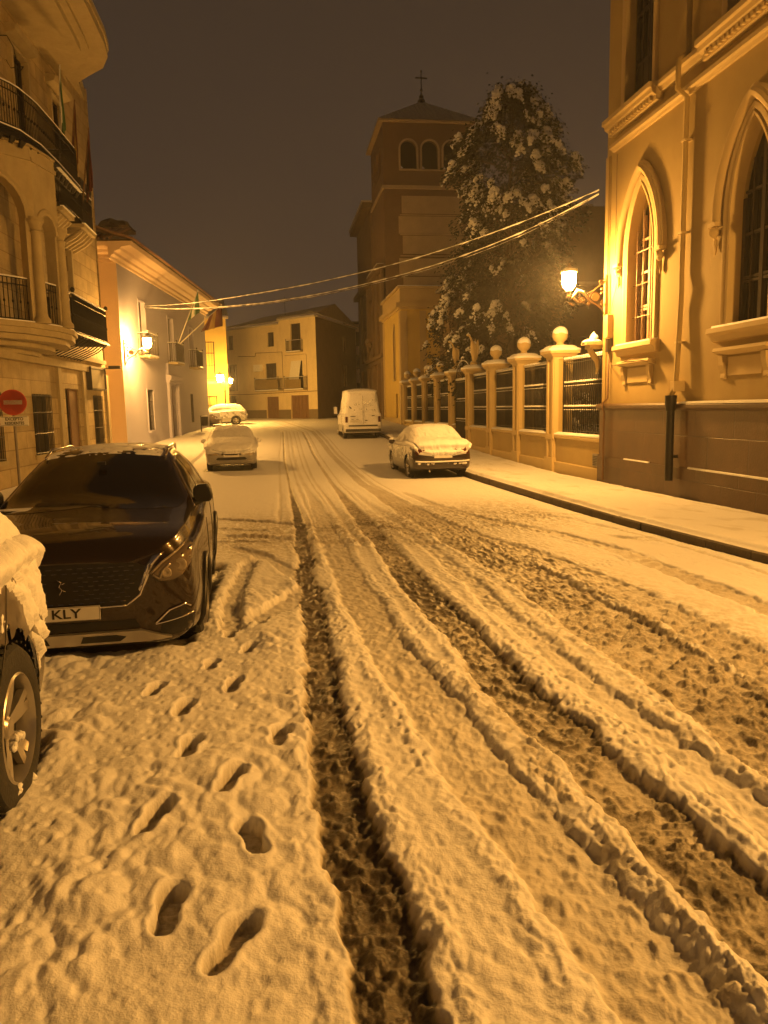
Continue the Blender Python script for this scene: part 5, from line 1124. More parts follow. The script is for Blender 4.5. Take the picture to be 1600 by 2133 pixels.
def snow_from_body(kind, root, T=.09, side=.0, sthr=.25, seed=0, zmin=.3, lo=.28, hi=.62, rng=None, bare=None, name='snow', frq=7.):
    mb = car_body_mb(kind, 260, 12, 26)
    me = bpy.data.meshes.new('tmp'); me.from_pydata(mb.v, [], mb.f)
    bm = bmesh.new(); bm.from_mesh(me); bmesh.ops.recalc_face_normals(bm, faces=bm.faces); bm.to_mesh(me); bm.free()
    n = len(me.vertices); co = np.empty(n * 3); me.vertices.foreach_get('co', co); co = co.reshape(-1, 3); no = np.empty(n * 3); me.vertex_normals.foreach_get('vector', no) if hasattr(me, 'vertex_normals') else me.vertices.foreach_get('normal', no); no = no.reshape(-1, 3)
    a, b, c = co[:, 0], co[:, 1], co[:, 2]
    n1 = fbm(a * frq + c * 3, b * frq - c * 4, seed, 4); n2 = fbm(a * 26 + c * 19, b * 24 - c * 21, seed + 5, 2); n3 = worley(a * 14 + c * 9, b * 14 - c * 8, seed + 3)
    up = sst(lo, hi, no[:, 2] + .10 * n1 + .05 * n2)
    th = up * T * (1 + .18 * n1 + .08 * n2)
    if side:
        s = (fbm(a * 5 + c * 4, b * 5 - c * 5, seed + 9, 4) * 1.3 + .5 * n2 + .35 * (.5 - n3)) - sthr
        if rng is not None: s = s + rng(a, b, c)
        th = np.maximum(th, np.clip(s, -1, .35) / .35 * side * (1 + .4 * n2) * sst(zmin, zmin + .15, c))
    if bare is not None: th = np.where(bare(a, b, c), -.02, th)
    for (wy, wr_) in LASTW: th = np.where((np.hypot(b - wy, c - wr_) < wr_ + .075) & (np.abs(a) > .4), -.02, th)
    th = np.maximum(th - .010, -.016)
    keep = th > -.0155
    V = co + no * th[:, None]
    V[:, 2] -= 0
    fidx = [f for f in mb.f if any(keep[i] for i in f) and min(co[i][2] for i in f) > zmin * .8]
    used = sorted({i for f in fidx for i in f}); mp = {i: k for k, i in enumerate(used)}
    o = MB(); o.v = [tuple(V[i]) for i in used]; o.f = [tuple(mp[i] for i in f) for f in fidx]; o.m = [0] * len(o.f)
    bpy.data.meshes.remove(me)
    if not o.f: return None
    return link(name, o, SNOW, root, smooth=True)
def cut_arches(ob, cyl, root):
    """open round wheel arches in the body skin and line them with dark liners; cyl: (y, z, r)"""
    me = ob.data; bm = bmesh.new(); bm.from_mesh(me)
    for (y, z, r) in cyl:
        for v in bm.verts:
            if abs(v.co.x) < .45: continue
            d = math.hypot(v.co.y - y, v.co.z - z)
            if abs(d - r) < .028 and d > 1e-4: k = r / d; v.co.y = y + (v.co.y - y) * k; v.co.z = z + (v.co.z - z) * k
        dl = []
        for f in bm.faces:
            c = f.calc_center_median()
            if abs(c.x) > .40 and math.hypot(c.y - y, c.z - z) < r - .004: dl.append(f)
        bmesh.ops.delete(bm, geom=dl, context='FACES')
    bm.to_mesh(me); bm.free()
    for (y, z, r) in cyl:
        for sx in (-1, 1):
            b = MB(); n = 28; vs = []
            for i in range(n + 1):
                a = -.35 + (PI + .7) * i / n
                for (x, q) in ((.835, 1.003), (.78, 1.0), (.5, 1.0), (.5, .1)): vs.append((sx * x, y + q * r * math.cos(a), z + q * r * math.sin(a)))
            b.add(vs, [(i * 4 + j, (i + 1) * 4 + j, (i + 1) * 4 + j + 1, i * 4 + j + 1) for i in range(n) for j in range(3)])
            link('wheel_arch', b, BLACKPL, root, recalc=False)
def wheel(root, x, y, r=.34, w=.21, side=1, spokes=5, rimm=ALLOY, snowy=0, steer=0):
    b = MB(); s = side
    prof = [(r * .60, -w / 2 + .02), (r * .70, -w / 2), (r * .92, -w / 2 + .01), (r * .99, -w / 2 + .04), (r, -w / 4), (r, w / 4), (r * .99, w / 2 - .04), (r * .92, w / 2 - .01), (r * .70, w / 2), (r * .60, w / 2 - .02), (r * .60, -w / 2 + .02)]
    b.lathe(prof, (0, 0, 0), 40, 'x', False)
    for k in range(36):
        t = 2 * PI * k / 36
        for dx in (-.06, 0, .06): t2 = t + dx * 2; c_, s_2 = math.cos(t2), math.sin(t2); b.tube([(dx - .025, r * c_, r * s_2), (dx + .025, (r) * math.cos(t2 + .05), (r) * math.sin(t2 + .05))], .006, 4)
    b.v = [(v[0] + x, v[1] + y, v[2] + r) for v in b.v] if not steer else [(v[0] * math.cos(steer) - v[1] * math.sin(steer) + x, v[0] * math.sin(steer) + v[1] * math.cos(steer) + y, v[2] + r) for v in b.v]
    W = link('wheel', b, RUBBER, root, smooth=True, autos=40)
    b = MB(); R_ = r * .64; f = s * (w / 2 - .015)
    b.lathe([(R_, -s * w * .3), (R_ * 1.03, f), (R_ * .97, f + s * .012), (R_ * .90, f - s * .02), (R_ * .88, -s * w * .3), (R_ * .86, -s * w * .3)], (0, 0, 0), 36, 'x', False)
    b.lathe([(.0, f - s * .035), (.04, f - s * .03), (.055, f - s * .045), (.055, f - s * .12), (0, f - s * .12)], (0, 0, 0), 18, 'x')
    for k in range(spokes):
        t = 2 * PI * k / spokes + .3
        for d in (-.13, .13):
            vs = []
            for (rr_, wd, xo) in ((.045, .020, f - s * .04), (R_ * .55, .024, f - s * .022), (R_ * .92, .020, f - s * .012)):
                a = t + d * (.4 + .9 * rr_ / R_)
                cx_, cz_ = rr_ * math.cos(a), rr_ * math.sin(a); px_, pz_ = -math.sin(a) * wd, math.cos(a) * wd
                vs += [(xo, cx_ + px_, cz_ + pz_), (xo, cx_ - px_, cz_ - pz_), (xo - s * .03, cx_ - px_, cz_ - pz_), (xo - s * .03, cx_ + px_, cz_ + pz_)]
            b.add(vs, [(i * 4 + j, i * 4 + (j + 1) % 4, (i + 1) * 4 + (j + 1) % 4, (i + 1) * 4 + j) for i in range(2) for j in range(4)] + [(0, 1, 2, 3), (8, 9, 10, 11)])
    b.v = [(v[0] + x, v[1] + y, v[2] + r) for v in b.v] if not steer else [(v[0] * math.cos(steer) - v[1] * math.sin(steer) + x, v[0] * math.sin(steer) + v[1] * math.cos(steer) + y, v[2] + r) for v in b.v]
    link('rim', b, rimm, W, smooth=True, autos=35)
    b = MB(); b.lathe([(0, 0), (R_ * .87, 0), (R_ * .87, -s * .02), (0, -s * .02)], (x + f * .2, y, r), 24, 'x'); link('brake_disc', b, BLACKPL, W)
    if snowy:
        b = MB(); rr_ = random.Random(int(x * 10 + y * 7))
        for k in range(snowy):
            a = rr_.choice([rr_.uniform(-2.4, -.7), rr_.uniform(0, 6.28)]); q = rr_.uniform(.15, .62) * r if k % 3 else r * rr_.uniform(.66, .97); sz = rr_.uniform(.012, .036); [b.blob((x + f + s * .003, y + q * math.cos(a) + rr_.uniform(-.03, .03), r + q * math.sin(a) + rr_.uniform(-.03, .03)), .016, sz * rr_.uniform(.4, 1.1), sz * rr_.uniform(.4, .9), k * 7 + j, 9, 6, .5) for j in range(3)]
        link('snow', b, SNOW, W, smooth=True)
    return W
class Drape:
    def __init__(s, ob):
        me = ob.data; s.b = BVHTree.FromPolygons([v.co.copy() for v in me.vertices], [tuple(p.vertices) for p in me.polygons])
    def patch(s, poly, view, mb, off=.004, step=.04, thick=.012, inset=None):
        """poly in (x,z) for front/rear, (y,z) for left/right, (x,y) for top; draped on the body"""
        P = []
        n = len(poly)
        for i in range(n):
            a, b = poly[i], poly[(i + 1) % n]; k = max(1, int(math.dist(a, b) / step))
            P += [(a[0] + (b[0] - a[0]) * j / k, a[1] + (b[1] - a[1]) * j / k) for j in range(k)]
        nb = len(P); xs = [p[0] for p in P]; zs = [p[1] for p in P]
        def inside(p):
            c = False; j = nb - 1
            for i in range(nb):
                if (P[i][1] > p[1]) != (P[j][1] > p[1]) and p[0] < (P[j][0] - P[i][0]) * (p[1] - P[i][1]) / (P[j][1] - P[i][1]) + P[i][0]: c = not c
                j = i
            return c
        I = []; x = min(xs) + step / 2
        while x < max(xs):
            z = min(zs) + step / 2
            while z < max(zs):
                if inside((x, z)) and min(math.dist((x, z), q) for q in P) > step * .4: I.append((x, z))
                z += step
            x += step
        pts = [Vector(p) for p in P + I]; ed = [(i, (i + 1) % nb) for i in range(nb)]
        V, _, F, ov, *_r = delaunay_2d_cdt(pts, ed, [], 1, 1e-6)
        O = []; N_ = []; d = {'front': (0, -1, 0), 'rear': (0, 1, 0), 'left': (1, 0, 0), 'right': (-1, 0, 0), 'top': (0, 0, -1)}[view]; d = Vector(d)
        last = None
        for v in V:
            if view in ('front', 'rear'): o = Vector((v[0], -d.y * 5, v[1]))
            elif view == 'top': o = Vector((v[0], v[1], 5))
            else: o = Vector((-d.x * 5, v[0], v[1]))
            h = s.b.ray_cast(o, d)
            if h[0] is None: h = s.b.find_nearest(o + d * 4.2); 
            nn = h[1]; 
            if nn.dot(d) > 0: nn = -nn
            O.append(h[0]); N_.append(nn)
        outer = [tuple(p + n_ * off) for p, n_ in zip(O, N_)]; inner = [tuple(p - n_ * thick) for p, n_ in zip(O, N_)]; m = len(outer)
        cnt = {}
        F = [tuple(f) for f in F if inside(tuple(sum((V[i] for i in f), Vector((0, 0))) / len(f)))]
        for f in F:
            for i in range(len(f)): e = (f[i], f[(i + 1) % len(f)]); cnt[e] = cnt.get(e, 0) + 1
        sk = [(a, b, b + m, a + m) for (a, b) in cnt if (b, a) not in cnt]
        mb.add(outer + inner, F + sk)
        return mb
    def line(s, pts, view, mb, r=.006, n=5, step=.05, off=0.):
        P = []
        d = Vector({'front': (0, -1, 0), 'rear': (0, 1, 0), 'left': (1, 0, 0), 'right': (-1, 0, 0), 'top': (0, 0, -1)}[view])
        for i in range(len(pts) - 1):
            a, b = pts[i], pts[i + 1]; k = max(1, int(math.dist(a, b) / step)); P += [(a[0] + (b[0] - a[0]) * j / k, a[1] + (b[1] - a[1]) * j / k) for j in range(k)]
        P.append(pts[-1]); O = []
        for v in P:
            o = Vector((v[0], -d.y * 5, v[1])) if view in ('front', 'rear') else (Vector((v[0], v[1], 5)) if view == 'top' else Vector((-d.x * 5, v[0], v[1])))
            h = s.b.ray_cast(o, d)
            if h[0] is not None: O.append(tuple(h[0] - d * off))
        if len(O) > 1: mb.tube(O, r, n)
        return mb
def mirror(poly): return [(-x, z) for x, z in reversed(poly)]
def make_car(kind, name, label, pos, rz, paint, group, wheels, glassdef, snow=None, wr=.32, wx=.76, steer=0, wsnow=0):
    t = thing(name, label, 'car' if kind != 'van' else 'van', pos, group, local=True, rz=rz)
    LASTW[:] = [(y, wr) for y in wheels]
    body = link('body', car_body_mb(kind, 110, 5), paint, t, smooth=True)
    dr = Drape(body)
    cut_arches(body, [(y, wr, wr + .055) for y in wheels], t)
    for y in wheels:
        for sx in (-1, 1): wheel(t, sx * wx, y, wr, .20, sx, 5, ALLOY, wsnow, steer if y == max(wheels) else 0)
    b = MB()
    for nm, view, poly in glassdef:
        b = MB(); dr.patch(poly, view, b, .003, .05, .01); g = link(nm, b, GLASS, t, smooth=True, autos=30)
    b = MB(); b.box(-.70, .70, min(wheels) + .4, max(wheels) - .4, .19, .30); link('underbody', b, BLACKPL, t)
    return t, body, dr
def sides(nm, poly): return [(nm, 'right', poly), (nm, 'left', poly)]

# --- dark SUV parked facing the camera -------------------------------------------------
GZ = gz(7.0)
t, body, D = make_car('suv', 'parked_suv', 'dark bronze SUV facing the camera, almost free of snow, with a wide grille', (-1.67, 7.83, gz(7.6) + .01), PI + .05, SUVP, None, [1.36, -1.32],
    [('windscreen', 'front', [(-.74, 1.125), (-.70, 1.10), (0, 1.135), (.70, 1.10), (.74, 1.125), (.57, 1.475), (.49, 1.515), (0, 1.535), (-.49, 1.515), (-.57, 1.475)])] +
    sides('side_window', [(.62, 1.07), (.30, 1.25), (-.02, 1.41), (-.30, 1.455), (-.35, 1.06)]) + sides('side_window', [(-.42, 1.06), (-.38, 1.455), (-1.0, 1.455), (-1.30, 1.42), (-1.28, 1.08)]) + sides('side_window', [(-1.36, 1.09), (-1.38, 1.40), (-1.60, 1.34), (-1.72, 1.14)]) +
    [('rear_window', 'rear', [(-.5, 1.12), (.5, 1.12), (.42, 1.36), (-.42, 1.36)])], wr=.335, wx=.80, steer=-.10); t.scale = (1.045, 1.0, 1.0)
g = MB(); D.patch([(-.50, .63), (-.42, .57), (.42, .57), (.50, .63), (.57, .83), (.48, .865), (0, .875), (-.48, .865), (-.57, .83)], 'front', g, .006, .035, .02); gr_ = link('grille', g, BLACKPL, t)
g = MB()
rr = random.Random(2)
for r_i in range(9):
    z = .595 + r_i * .031
    for c_i in range(-9, 10):
        x = (c_i + .5 * (r_i % 2)) * .066
        if abs(x) > .41 + (z - .57) * .42: continue
        if abs(x) < .075 and .62 < z < .80: continue
        D.line([(x - .017, z), (x + .017, z)], 'front', g, .0032, 4, .02, .010)
link('grille_studs', g, CHROME, gr_)
g = MB(); D.line([(-.42, .56), (0, .555), (.42, .56), (.51, .63), (.59, .84)], 'front', g, .009, 6, .04, .004); D.line([(-.42, .56), (-.51, .63), (-.59, .84)], 'front', g, .009, 6, .04, .004); link('grille_frame', g, CHROME, gr_, smooth=True)
g = MB(); D.patch([(.52, .64), (.56, .73), (.60, .83), (.68, .925), (.60, .90), (.56, .83), (.50, .67)], 'front', g, .008, .03, .01); link('grille_wing', g, CHROME, gr_, smooth=True); g = MB(); D.patch(mirror([(.52, .64), (.56, .73), (.60, .83), (.68, .925), (.60, .90), (.56, .83), (.50, .67)]), 'front', g, .008, .03, .01); link('grille_wing', g, CHROME, gr_, smooth=True)
# emblem: small standing shape left plain
g = MB(); D.line([(.015, .775), (-.012, .755), (.004, .725), (-.014, .70), (.006, .665)], 'front', g, .0035, 5, .02, .012); D.line([(-.012, .74), (-.034, .752)], 'front', g, .0028, 5, .02, .012); D.line([(-.014, .70), (-.036, .69)], 'front', g, .0028, 5, .02, .012); link('emblem', g, CHROME, t, smooth=True)
HLp = [(.585, .77), (.64, .715), (.72, .715), (.79, .745), (.85, .83), (.865, .93), (.82, .955), (.74, .90), (.66, .845)]
for s in (1, -1):
    pp = HLp if s == 1 else mirror(HLp)
    g = MB(); D.patch(pp, 'front', g, .006, .03, .02); h = link('headlight', g, mat('headlight_lens', (.13, .10, .07), .12, .1, 12, spec=.8), t, smooth=True)
    g = MB(); D.line([(s * .585, .775), (s * .66, .85), (s * .74, .906), (s * .82, .96)], 'front', g, .009, 5, .03, .008); D.line([(s * .60, .765), (s * .645, .735), (s * .665, .79), (s * .72, .84)], 'front', g, .008, 5, .03, .010)
    for (x, z, r_) in ((.69, .775, .036), (.785, .825, .044)): 
        hh = D.b.ray_cast(Vector((s * x, 5, z)), Vector((0, -1, 0)))
        if hh[0]: g.lathe([(r_, -.01), (r_ * 1.05, .008), (r_ * .8, .012), (r_ * .3, .004), (0, .002)], (hh[0].x, hh[0].y + .006, hh[0].z), 16, 'y')
    link('reflector', g, LAMPCL, h, smooth=True)
    fp = [(s * x, z) for x, z in [(.62, .30), (.66, .47), (.80, .50), (.86, .44), (.84, .32)]]
    if s == -1: fp = fp[::-1]
    g = MB(); D.patch(fp, 'front', g, .005, .035, .01); f = link('air_intake', g, BLACKPL, t)
    g = MB(); D.line([(s * .60, .405), (s * .70, .50), (s * .80, .535), (s * .84, .51)], 'front', g, .009, 5, .03, .010); D.line([(s * .60, .40), (s * .72, .425), (s * .85, .455)], 'front', g, .008, 5, .03, .010); link('chrome_bracket', g, CHROME, f, smooth=True)
g = MB(); D.patch([(-.50, .385), (.50, .385), (.47, .45), (-.47, .45)], 'front', g, .005, .04, .01); link('lower_grille', g, BLACKPL, t)
g = MB(); D.patch([(-.70, .305), (-.55, .285), (.55, .285), (.70, .305), (.60, .335), (.50, .375), (-.50, .375), (-.60, .335)], 'front', g, .028, .035, .03); sp_ = link('skid_plate', g, ALLOY, t, smooth=True, autos=40)
for s0 in (-1, 1):
    g = MB(); q = [(s0 * x, z) for x, z in [(.10, .305), (.36, .305), (.40, .335), (.34, .352), (.12, .352)]]; D.patch(q if s0 == 1 else q[::-1], 'front', g, .034, .03, .02); link('skid_opening', g, BLACKPL, sp_)
# number plate
pl_ = MB(); pl_.box(-.25, .25, 2.318, 2.326, .475, .58); pp_ = link('number_plate', pl_, PLATE, t, bevel=.004)
g = MB(); 
for (a0, a1, c0, c1) in ((-.247, .247, .4775, .4805), (-.247, .247, .5745, .5775), (-.247, -.244, .48, .575), (.244, .247, .48, .575)): g.box(a0, a1, 2.3262, 2.3272, c0, c1)
link('plate_border', g, INK, pp_)
lt = text('8 KLY', .094, pp_, (.012, 2.327, .5275), Matrix.Rotation(PI, 3, 'Z') @ RX, INK, sx=1.16, bold=.0015)
g = MB(); g.box(.208, .242, 2.3262, 2.3275, .482, .573); link('plate_band', g, mat('plate_blue', (.02, .04, .16), .5, 0, 1), pp_)
for s in (1, -1):
    g = MB(); vs = [(s * (.80 + dx * (1 - .12 * (z_ > 0)) ), .50 + yy_, 1.165 + z_ * (1 if dx else .8)) for yy_ in (-.04, .06) for dx, z_ in ((0, -.08), (.04, -.09), (.15, -.08), (.175, -.03), (.17, .05), (.14, .085), (.03, .08), (0, .05))]; g.add(vs, [tuple(range(8)), tuple(range(15, 7, -1))] + [(i, (i + 1) % 8, 8 + (i + 1) % 8, 8 + i) for i in range(8)]); g.tube([(s * .80, .55, 1.06), (s * .88, .52, 1.10)], .03, 6); m_ = link('wing_mirror', g, BLACKPL, t, bevel=.02)
    g = MB(); g.tube([(s * .53, .02, 1.50), (s * .545, -.3, 1.565), (s * .535, -1.2, 1.565), (s * .51, -1.55, 1.49)], .014, 6); link('roof_rail', g, CHROME, t, smooth=True)
    g = MB(); D.line([(.68, 1.065), (.30, 1.275), (-.04, 1.445), (-.3, 1.475), (-1.0, 1.475), (-1.4, 1.43), (-1.75, 1.16)], 'right' if s == 1 else 'left', g, .009, 5, .04, .002); link('window_trim', g, CHROME, t, smooth=True)
    v = 'right' if s == 1 else 'left'
    g = MB(); D.line([(.66, .95), (.64, .5), (.60, .33)], v, g, .003, 4, .04, .001); D.line([(-.37, 1.03), (-.38, .33)], v, g, .003, 4, .04, .001); D.line([(-1.30, 1.03), (-1.25, .75), (-1.0, .4)], v, g, .003, 4, .04, .001); link('door_seam', g, INK, t)
    g = MB()
    for y in (1.36, -1.32):
        prof = [(0, .0), (0, .03), (.06, .03), (.065, -.02)]
        pts = []
        for k in range(17):
            a = -.25 + (PI + .5) * k / 16; pts.append((y + .395 * math.cos(a), .335 + .395 * math.sin(a)))
        P = []
        for (yy_, zz_) in pts:
            h = D.b.ray_cast(Vector((s * 5, yy_, max(zz_, .25))), Vector((-s, 0, 0))); P.append(((h[0].x if h[0] else s * .88) + s * .004, yy_, zz_))
        g.tube(P, .026, 6)
        link('arch_trim', g, BLACKPL, t, smooth=True); g = MB()
    g = MB(); D.patch([(-.92, .26), (.93, .26), (.93, .36), (-.92, .36)], v, g, .006, .08, .01); link('sill_trim', g, BLACKPL, t)
g = MB(); g.box(-.035, .035, .28, .33, 1.44, 1.47); g.box(-.08, .08, .22, .24, 1.36, 1.42); link('rear_view_mirror', g, BLACKPL, t)
g = MB(); g.tube([(-.55, .80, 1.115), (-.1, .72, 1.165), (.05, .70, 1.16)], .010, 5); g.tube([(.10, .80, 1.14), (.45, .72, 1.135), (.60, .70, 1.12)], .010, 5); link('wiper', g, BLACKPL, t)
snow_from_body('suv', t, .017, seed=5, lo=.955, hi=1.0, bare=lambda a, b, c: (c < 1.40) | (b > .0), zmin=1.3)
g = MB()
for (x, y, z, a, b_, c_) in ((.2, 1.0, 1.095, .5, .06, .006), (.30, 1.06, 1.083, .26, .05, .005)): g.blob((x, y, z + .03), a, b_, c_ * 2, 3, 18, 5, .35, True)
link('snow_streak', g, SNOW, t, smooth=True)

# --- near car at the left edge, its snowy rear corner in view --------------------------
SWH = [(.62, 1.0), (.22, 1.28), (-.1, 1.36), (-.32, 1.375), (-.36, .99)]
SWH2 = [(-.43, .99), (-.40, 1.375), (-1.1, 1.37), (-1.45, 1.28), (-1.55, 1.02)]
GH_ = [('windscreen', 'front', [(-.70, 1.06), (0, 1.09), (.70, 1.06), (.56, 1.38), (0, 1.43), (-.56, 1.38)]), ('rear_window', 'rear', [(-.55, 1.04), (.55, 1.04), (.46, 1.30), (-.46, 1.30)])] + sides('side_window', SWH) + sides('side_window', SWH2)
t, body, D = make_car('hatch', 'parked_hatchback', 'dark brown car cut off by the left edge, its corner and wheel caked in snow', (-2.05, 2.07, gz(2.5) - .01), PI + .01, GREYP, None, [1.28, -1.32], GH_, wr=.345, wx=.785, wsnow=4); t.scale = (1.02, 1.0, 1.09)
# rz = PI: car front points to -Y (behind the camera); rear (+Y) near y = 4.05
snow_from_body('hatch', t, .095, side=.034, sthr=.0, seed=3, zmin=.38, lo=.12, hi=.5, frq=9., rng=lambda a, b, c: -.55 + .95 * sst(-.9, -1.75, b) - .8 * sst(.62, .48, c) + .1 * sst(.7, 1.0, c))
g = MB(); D.patch([(.58, .74), (.80, .72), (.80, .93), (.62, .95)], 'rear', g, .008, .04, .02); D.patch(mirror([(.58, .74), (.80, .72), (.80, .93), (.62, .95)]), 'rear', g, .008, .04, .02); link('tail_light', g, LAMPRED, t)
g = MB()
for s in ('right', 'left'):
    for q in ([(.66, .9), (.64, .3)], [(-.40, .95), (-.42, .28)], [(-1.4, .95), (-1.25, .72), (-.95, .4)]): g = MB(); D.line(q, s, g, .003, 4, .04, .001); link('door_seam', g, INK, t)
g = MB()
for s in (1, -1): g = MB(); g.tube([(s * .865, -.95, .235), (s * .885, 0, .225), (s * .865, .92, .235)], .03, 6); link('sill_trim', g, BLACKPL, t)

# --- snow covered car on the left, facing the camera -----------------------------------
SWS = [(.55, .97), (.1, 1.22), (-.3, 1.30), (-.36, .96)]; SWS2 = [(-.43, .96), (-.40, 1.30), (-.85, 1.28), (-1.3, 1.06), (-1.36, .98)]
GS_ = [('windscreen', 'front', [(-.70, 1.01), (0, 1.04), (.70, 1.01), (.57, 1.31), (0, 1.36), (-.57, 1.31)]), ('rear_window', 'rear', [(-.60, 1.08), (.60, 1.08), (.50, 1.28), (-.50, 1.28)])] + sides('side_window', SWS) + sides('side_window', SWS2)
t, body, D = make_car('sedan', 'parked_saloon', 'snow covered silver saloon facing the camera on the left side of the street', (-1.70, 28.75, gz(28.5)), PI + .05, SILVERP, None, [1.32, -1.30], GS_, wr=.31, wx=.76)
snow_from_body('sedan', t, .11, side=.022, sthr=-.38, seed=11, zmin=.42, lo=.12, hi=.5, rng=lambda a, b, c: -.45 * sst(.66, .50, c) + .15 * sst(.5, .9, c), bare=lambda a, b, c: ((b > 2.05) & (c < .60) & (np.abs(a) < 2)))
g = MB()
for s in (1, -1):
    p = [(s * x, z) for x, z in [(.42, .575), (.52, .54), (.74, .56), (.78, .64), (.6, .65)]]; D.patch(p if s == 1 else p[::-1], 'front', g, .006, .05, .02)
link('headlight', g, LAMPCL, t, smooth=True)
g = MB(); D.patch([(-.55, .39), (.55, .39), (.45, .48), (-.45, .48)], 'front', g, .006, .05, .02); D.patch([(-.34, .55), (.34, .55), (.30, .64), (-.30, .64)], 'front', g, .006, .05, .02); link('grille', g, BLACKPL, t)
g = MB(); D.line([(-.75, .36), (-.5, .33), (.5, .33), (.75, .36)], 'front', g, .018, 5, .06, .004); D.line([(-.62, .46), (-.45, .37), (.45, .37), (.62, .46)], 'front', g, .012, 5, .06, .008); link('bumper_trim', g, SILVERP, t, smooth=True)
g = MB(); g.box(-.26, .26, 2.25, 2.262, .485, .575); link('number_plate', g, PLATE, t)
for s in (1, -1): g = MB(); g.blob((s * .97, .55, .98), .10, .07, .08, 3, 12, 8, .08); g.tube([(s * .8, .58, .95), (s * .95, .56, .96)], .02, 5); link('wing_mirror', g, SNOW, t, smooth=True)
g = MB(); g.tube([(.15, -1.0, 1.42), (.15, -1.12, 1.62)], .012, 5); link('aerial', g, SNOW, t)

# --- dark saloon on the right, seen from behind ----------------------------------------
t, body, D = make_car('sedan', 'parked_saloon', 'dark saloon seen from behind at the right kerb, roof and rear window under smooth snow', (4.70, 24.35, gz(24)), .03, DARKP, None, [1.32, -1.30], GS_, wr=.31, wx=.76, wsnow=10); t.scale = (1.04, 1.02, 1.05)
snow_from_body('sedan', t, .11, side=.02, sthr=.14, seed=23, zmin=.40, lo=.22, hi=.55, rng=lambda a, b, c: .30 * sst(.62, .95, c) * sst(-2.1, -1.8, b) - .35 * sst(.55, .40, c) - .9 * (b < -2.1) * sst(.50, .46, c) - .30 * (b < -2.05) * (c < .80) - .40 * (b < -2.05) - .15 * sst(.8, .6, c))
g = MB()
for s in (1, -1):
    p = [(s * x, z) for x, z in [(.42, .70), (.76, .69), (.80, .80), (.70, .86), (.46, .86)]]; D.patch(p if s == 1 else p[::-1], 'rear', g, .006, .05, .02)
link('tail_light', g, LAMPRED, t, smooth=True)
g = MB(); g.box(-.26, .26, -2.275, -2.262, .60, .70); link('number_plate', g, PLATE, t)
g = MB(); D.line([(-.80, .50), (-.6, .475), (.6, .475), (.80, .50)], 'rear', g, .022, 5, .06, .006); link('bumper_trim', g, BLACKPL, t, smooth=True)
g = MB(); D.line([(-.78, .515), (-.6, .50), (-.2, .495), (.2, .50), (.6, .50), (.78, .515)], 'rear', g, .022, 6, .03, .012)
rr = random.Random(4)
for k in range(26): x = rr.uniform(-.75, .75); g.blob((x, -2.235 + .09 * abs(x) ** 2, .50 - rr.uniform(0, .07) * (1 if abs(x) > .25 else .4)), .05, .03, .035, k, 8, 5, .3)
link('bumper_snow', g, SNOW, t, smooth=True)
g = MB(); g.tube([(-.4, -2.2, .25), (-.4, -2.27, .24)], .025, 8); link('exhaust', g, ALLOY, t)
for s in (1, -1): g = MB(); g.blob((s * .97, .55, .98), .10, .06, .08, 3, 12, 8, .08); g.tube([(s * .8, .58, .95), (s * .95, .56, .96)], .02, 5); m_ = link('wing_mirror', g, DARKP, t, smooth=True); g = MB(); g.blob((s * .97, .55, 1.04), .09, .06, .06, 5, 10, 6, .1, True); link('snow_cap', g, SNOW, m_, smooth=True)

# --- tall white van ---------------------------------------------------------------------
t, body, D = make_car('van', 'parked_van', 'tall white van seen from behind, its rear doors plastered with snow', (4.42, 42.7, gz(41.2)), .0, WHITEP, None, [1.75, -1.60],
    [('windscreen', 'front', [(-.78, 1.42), (.78, 1.42), (.68, 2.02), (-.68, 2.02)]), ('rear_window', 'rear', [(-.74, 1.45), (-.06, 1.45), (-.06, 2.0), (-.66, 2.0)]), ('rear_window', 'rear', [(.06, 1.45), (.74, 1.45), (.66, 2.0), (.06, 2.0)])] + sides('side_window', [(1.35, 1.32), (1.0, 1.85), (.4, 1.85), (.4, 1.32)]), wr=.34, wx=.86)
snow_from_body('van', t, .07, side=.016, sthr=-.62, seed=31, zmin=.62, lo=.3, hi=.6, frq=5., rng=lambda a, b, c: .35 * (b < -2.4) - .35 * (np.abs(a) > .85) * sst(1.9, 1.2, c), bare=lambda a, b, c: (b < -2.5) & (((np.abs(a) < .75) & (c > .66) & (c < .72)) | ((np.abs(np.abs(a) - .87) < .10) & (c > .85) & (c < 1.12))))
g = MB()
for s in (1, -1):
    p = [(s * .80, .84), (s * .92, .84), (s * .92, 1.14), (s * .80, 1.14)]; D.patch(p if s == 1 else p[::-1], 'rear', g, .012, .05, .02)
link('tail_light', g, LAMPRED, t)
g = MB(); D.patch([(-.76, .63), (.76, .63), (.76, .70), (-.76, .70)], 'rear', g, .015, .06, .02); g.box(-.92, .92, -2.76, -2.60, .36, .50); link('bumper', g, BLACKPL, t)
g = MB(); g.box(-.80, .80, -2.78, -2.60, .50, .55); link('bumper_snow', g, SNOW, t, bevel=.02)
g = MB(); g.box(-.68, -.16, -2.735, -2.72, .84, .96); link('number_plate', g, PLATE, t)
g = MB(); g.box(-.006, .006, -2.73, -2.71, .75, 2.2); g.box(.10, .22, -2.74, -2.71, .92, .96); g.box(.45, .60, -2.73, -2.71, 1.15, 1.19); g.box(-.66, -.4, -2.73, -2.71, 1.14, 1.17); g.box(-.62, -.50, -2.73, -2.71, .99, 1.01); g.box(-.36, -.24, -2.73, -2.71, .99, 1.01); link('door_handle', g, BLACKPL, t)
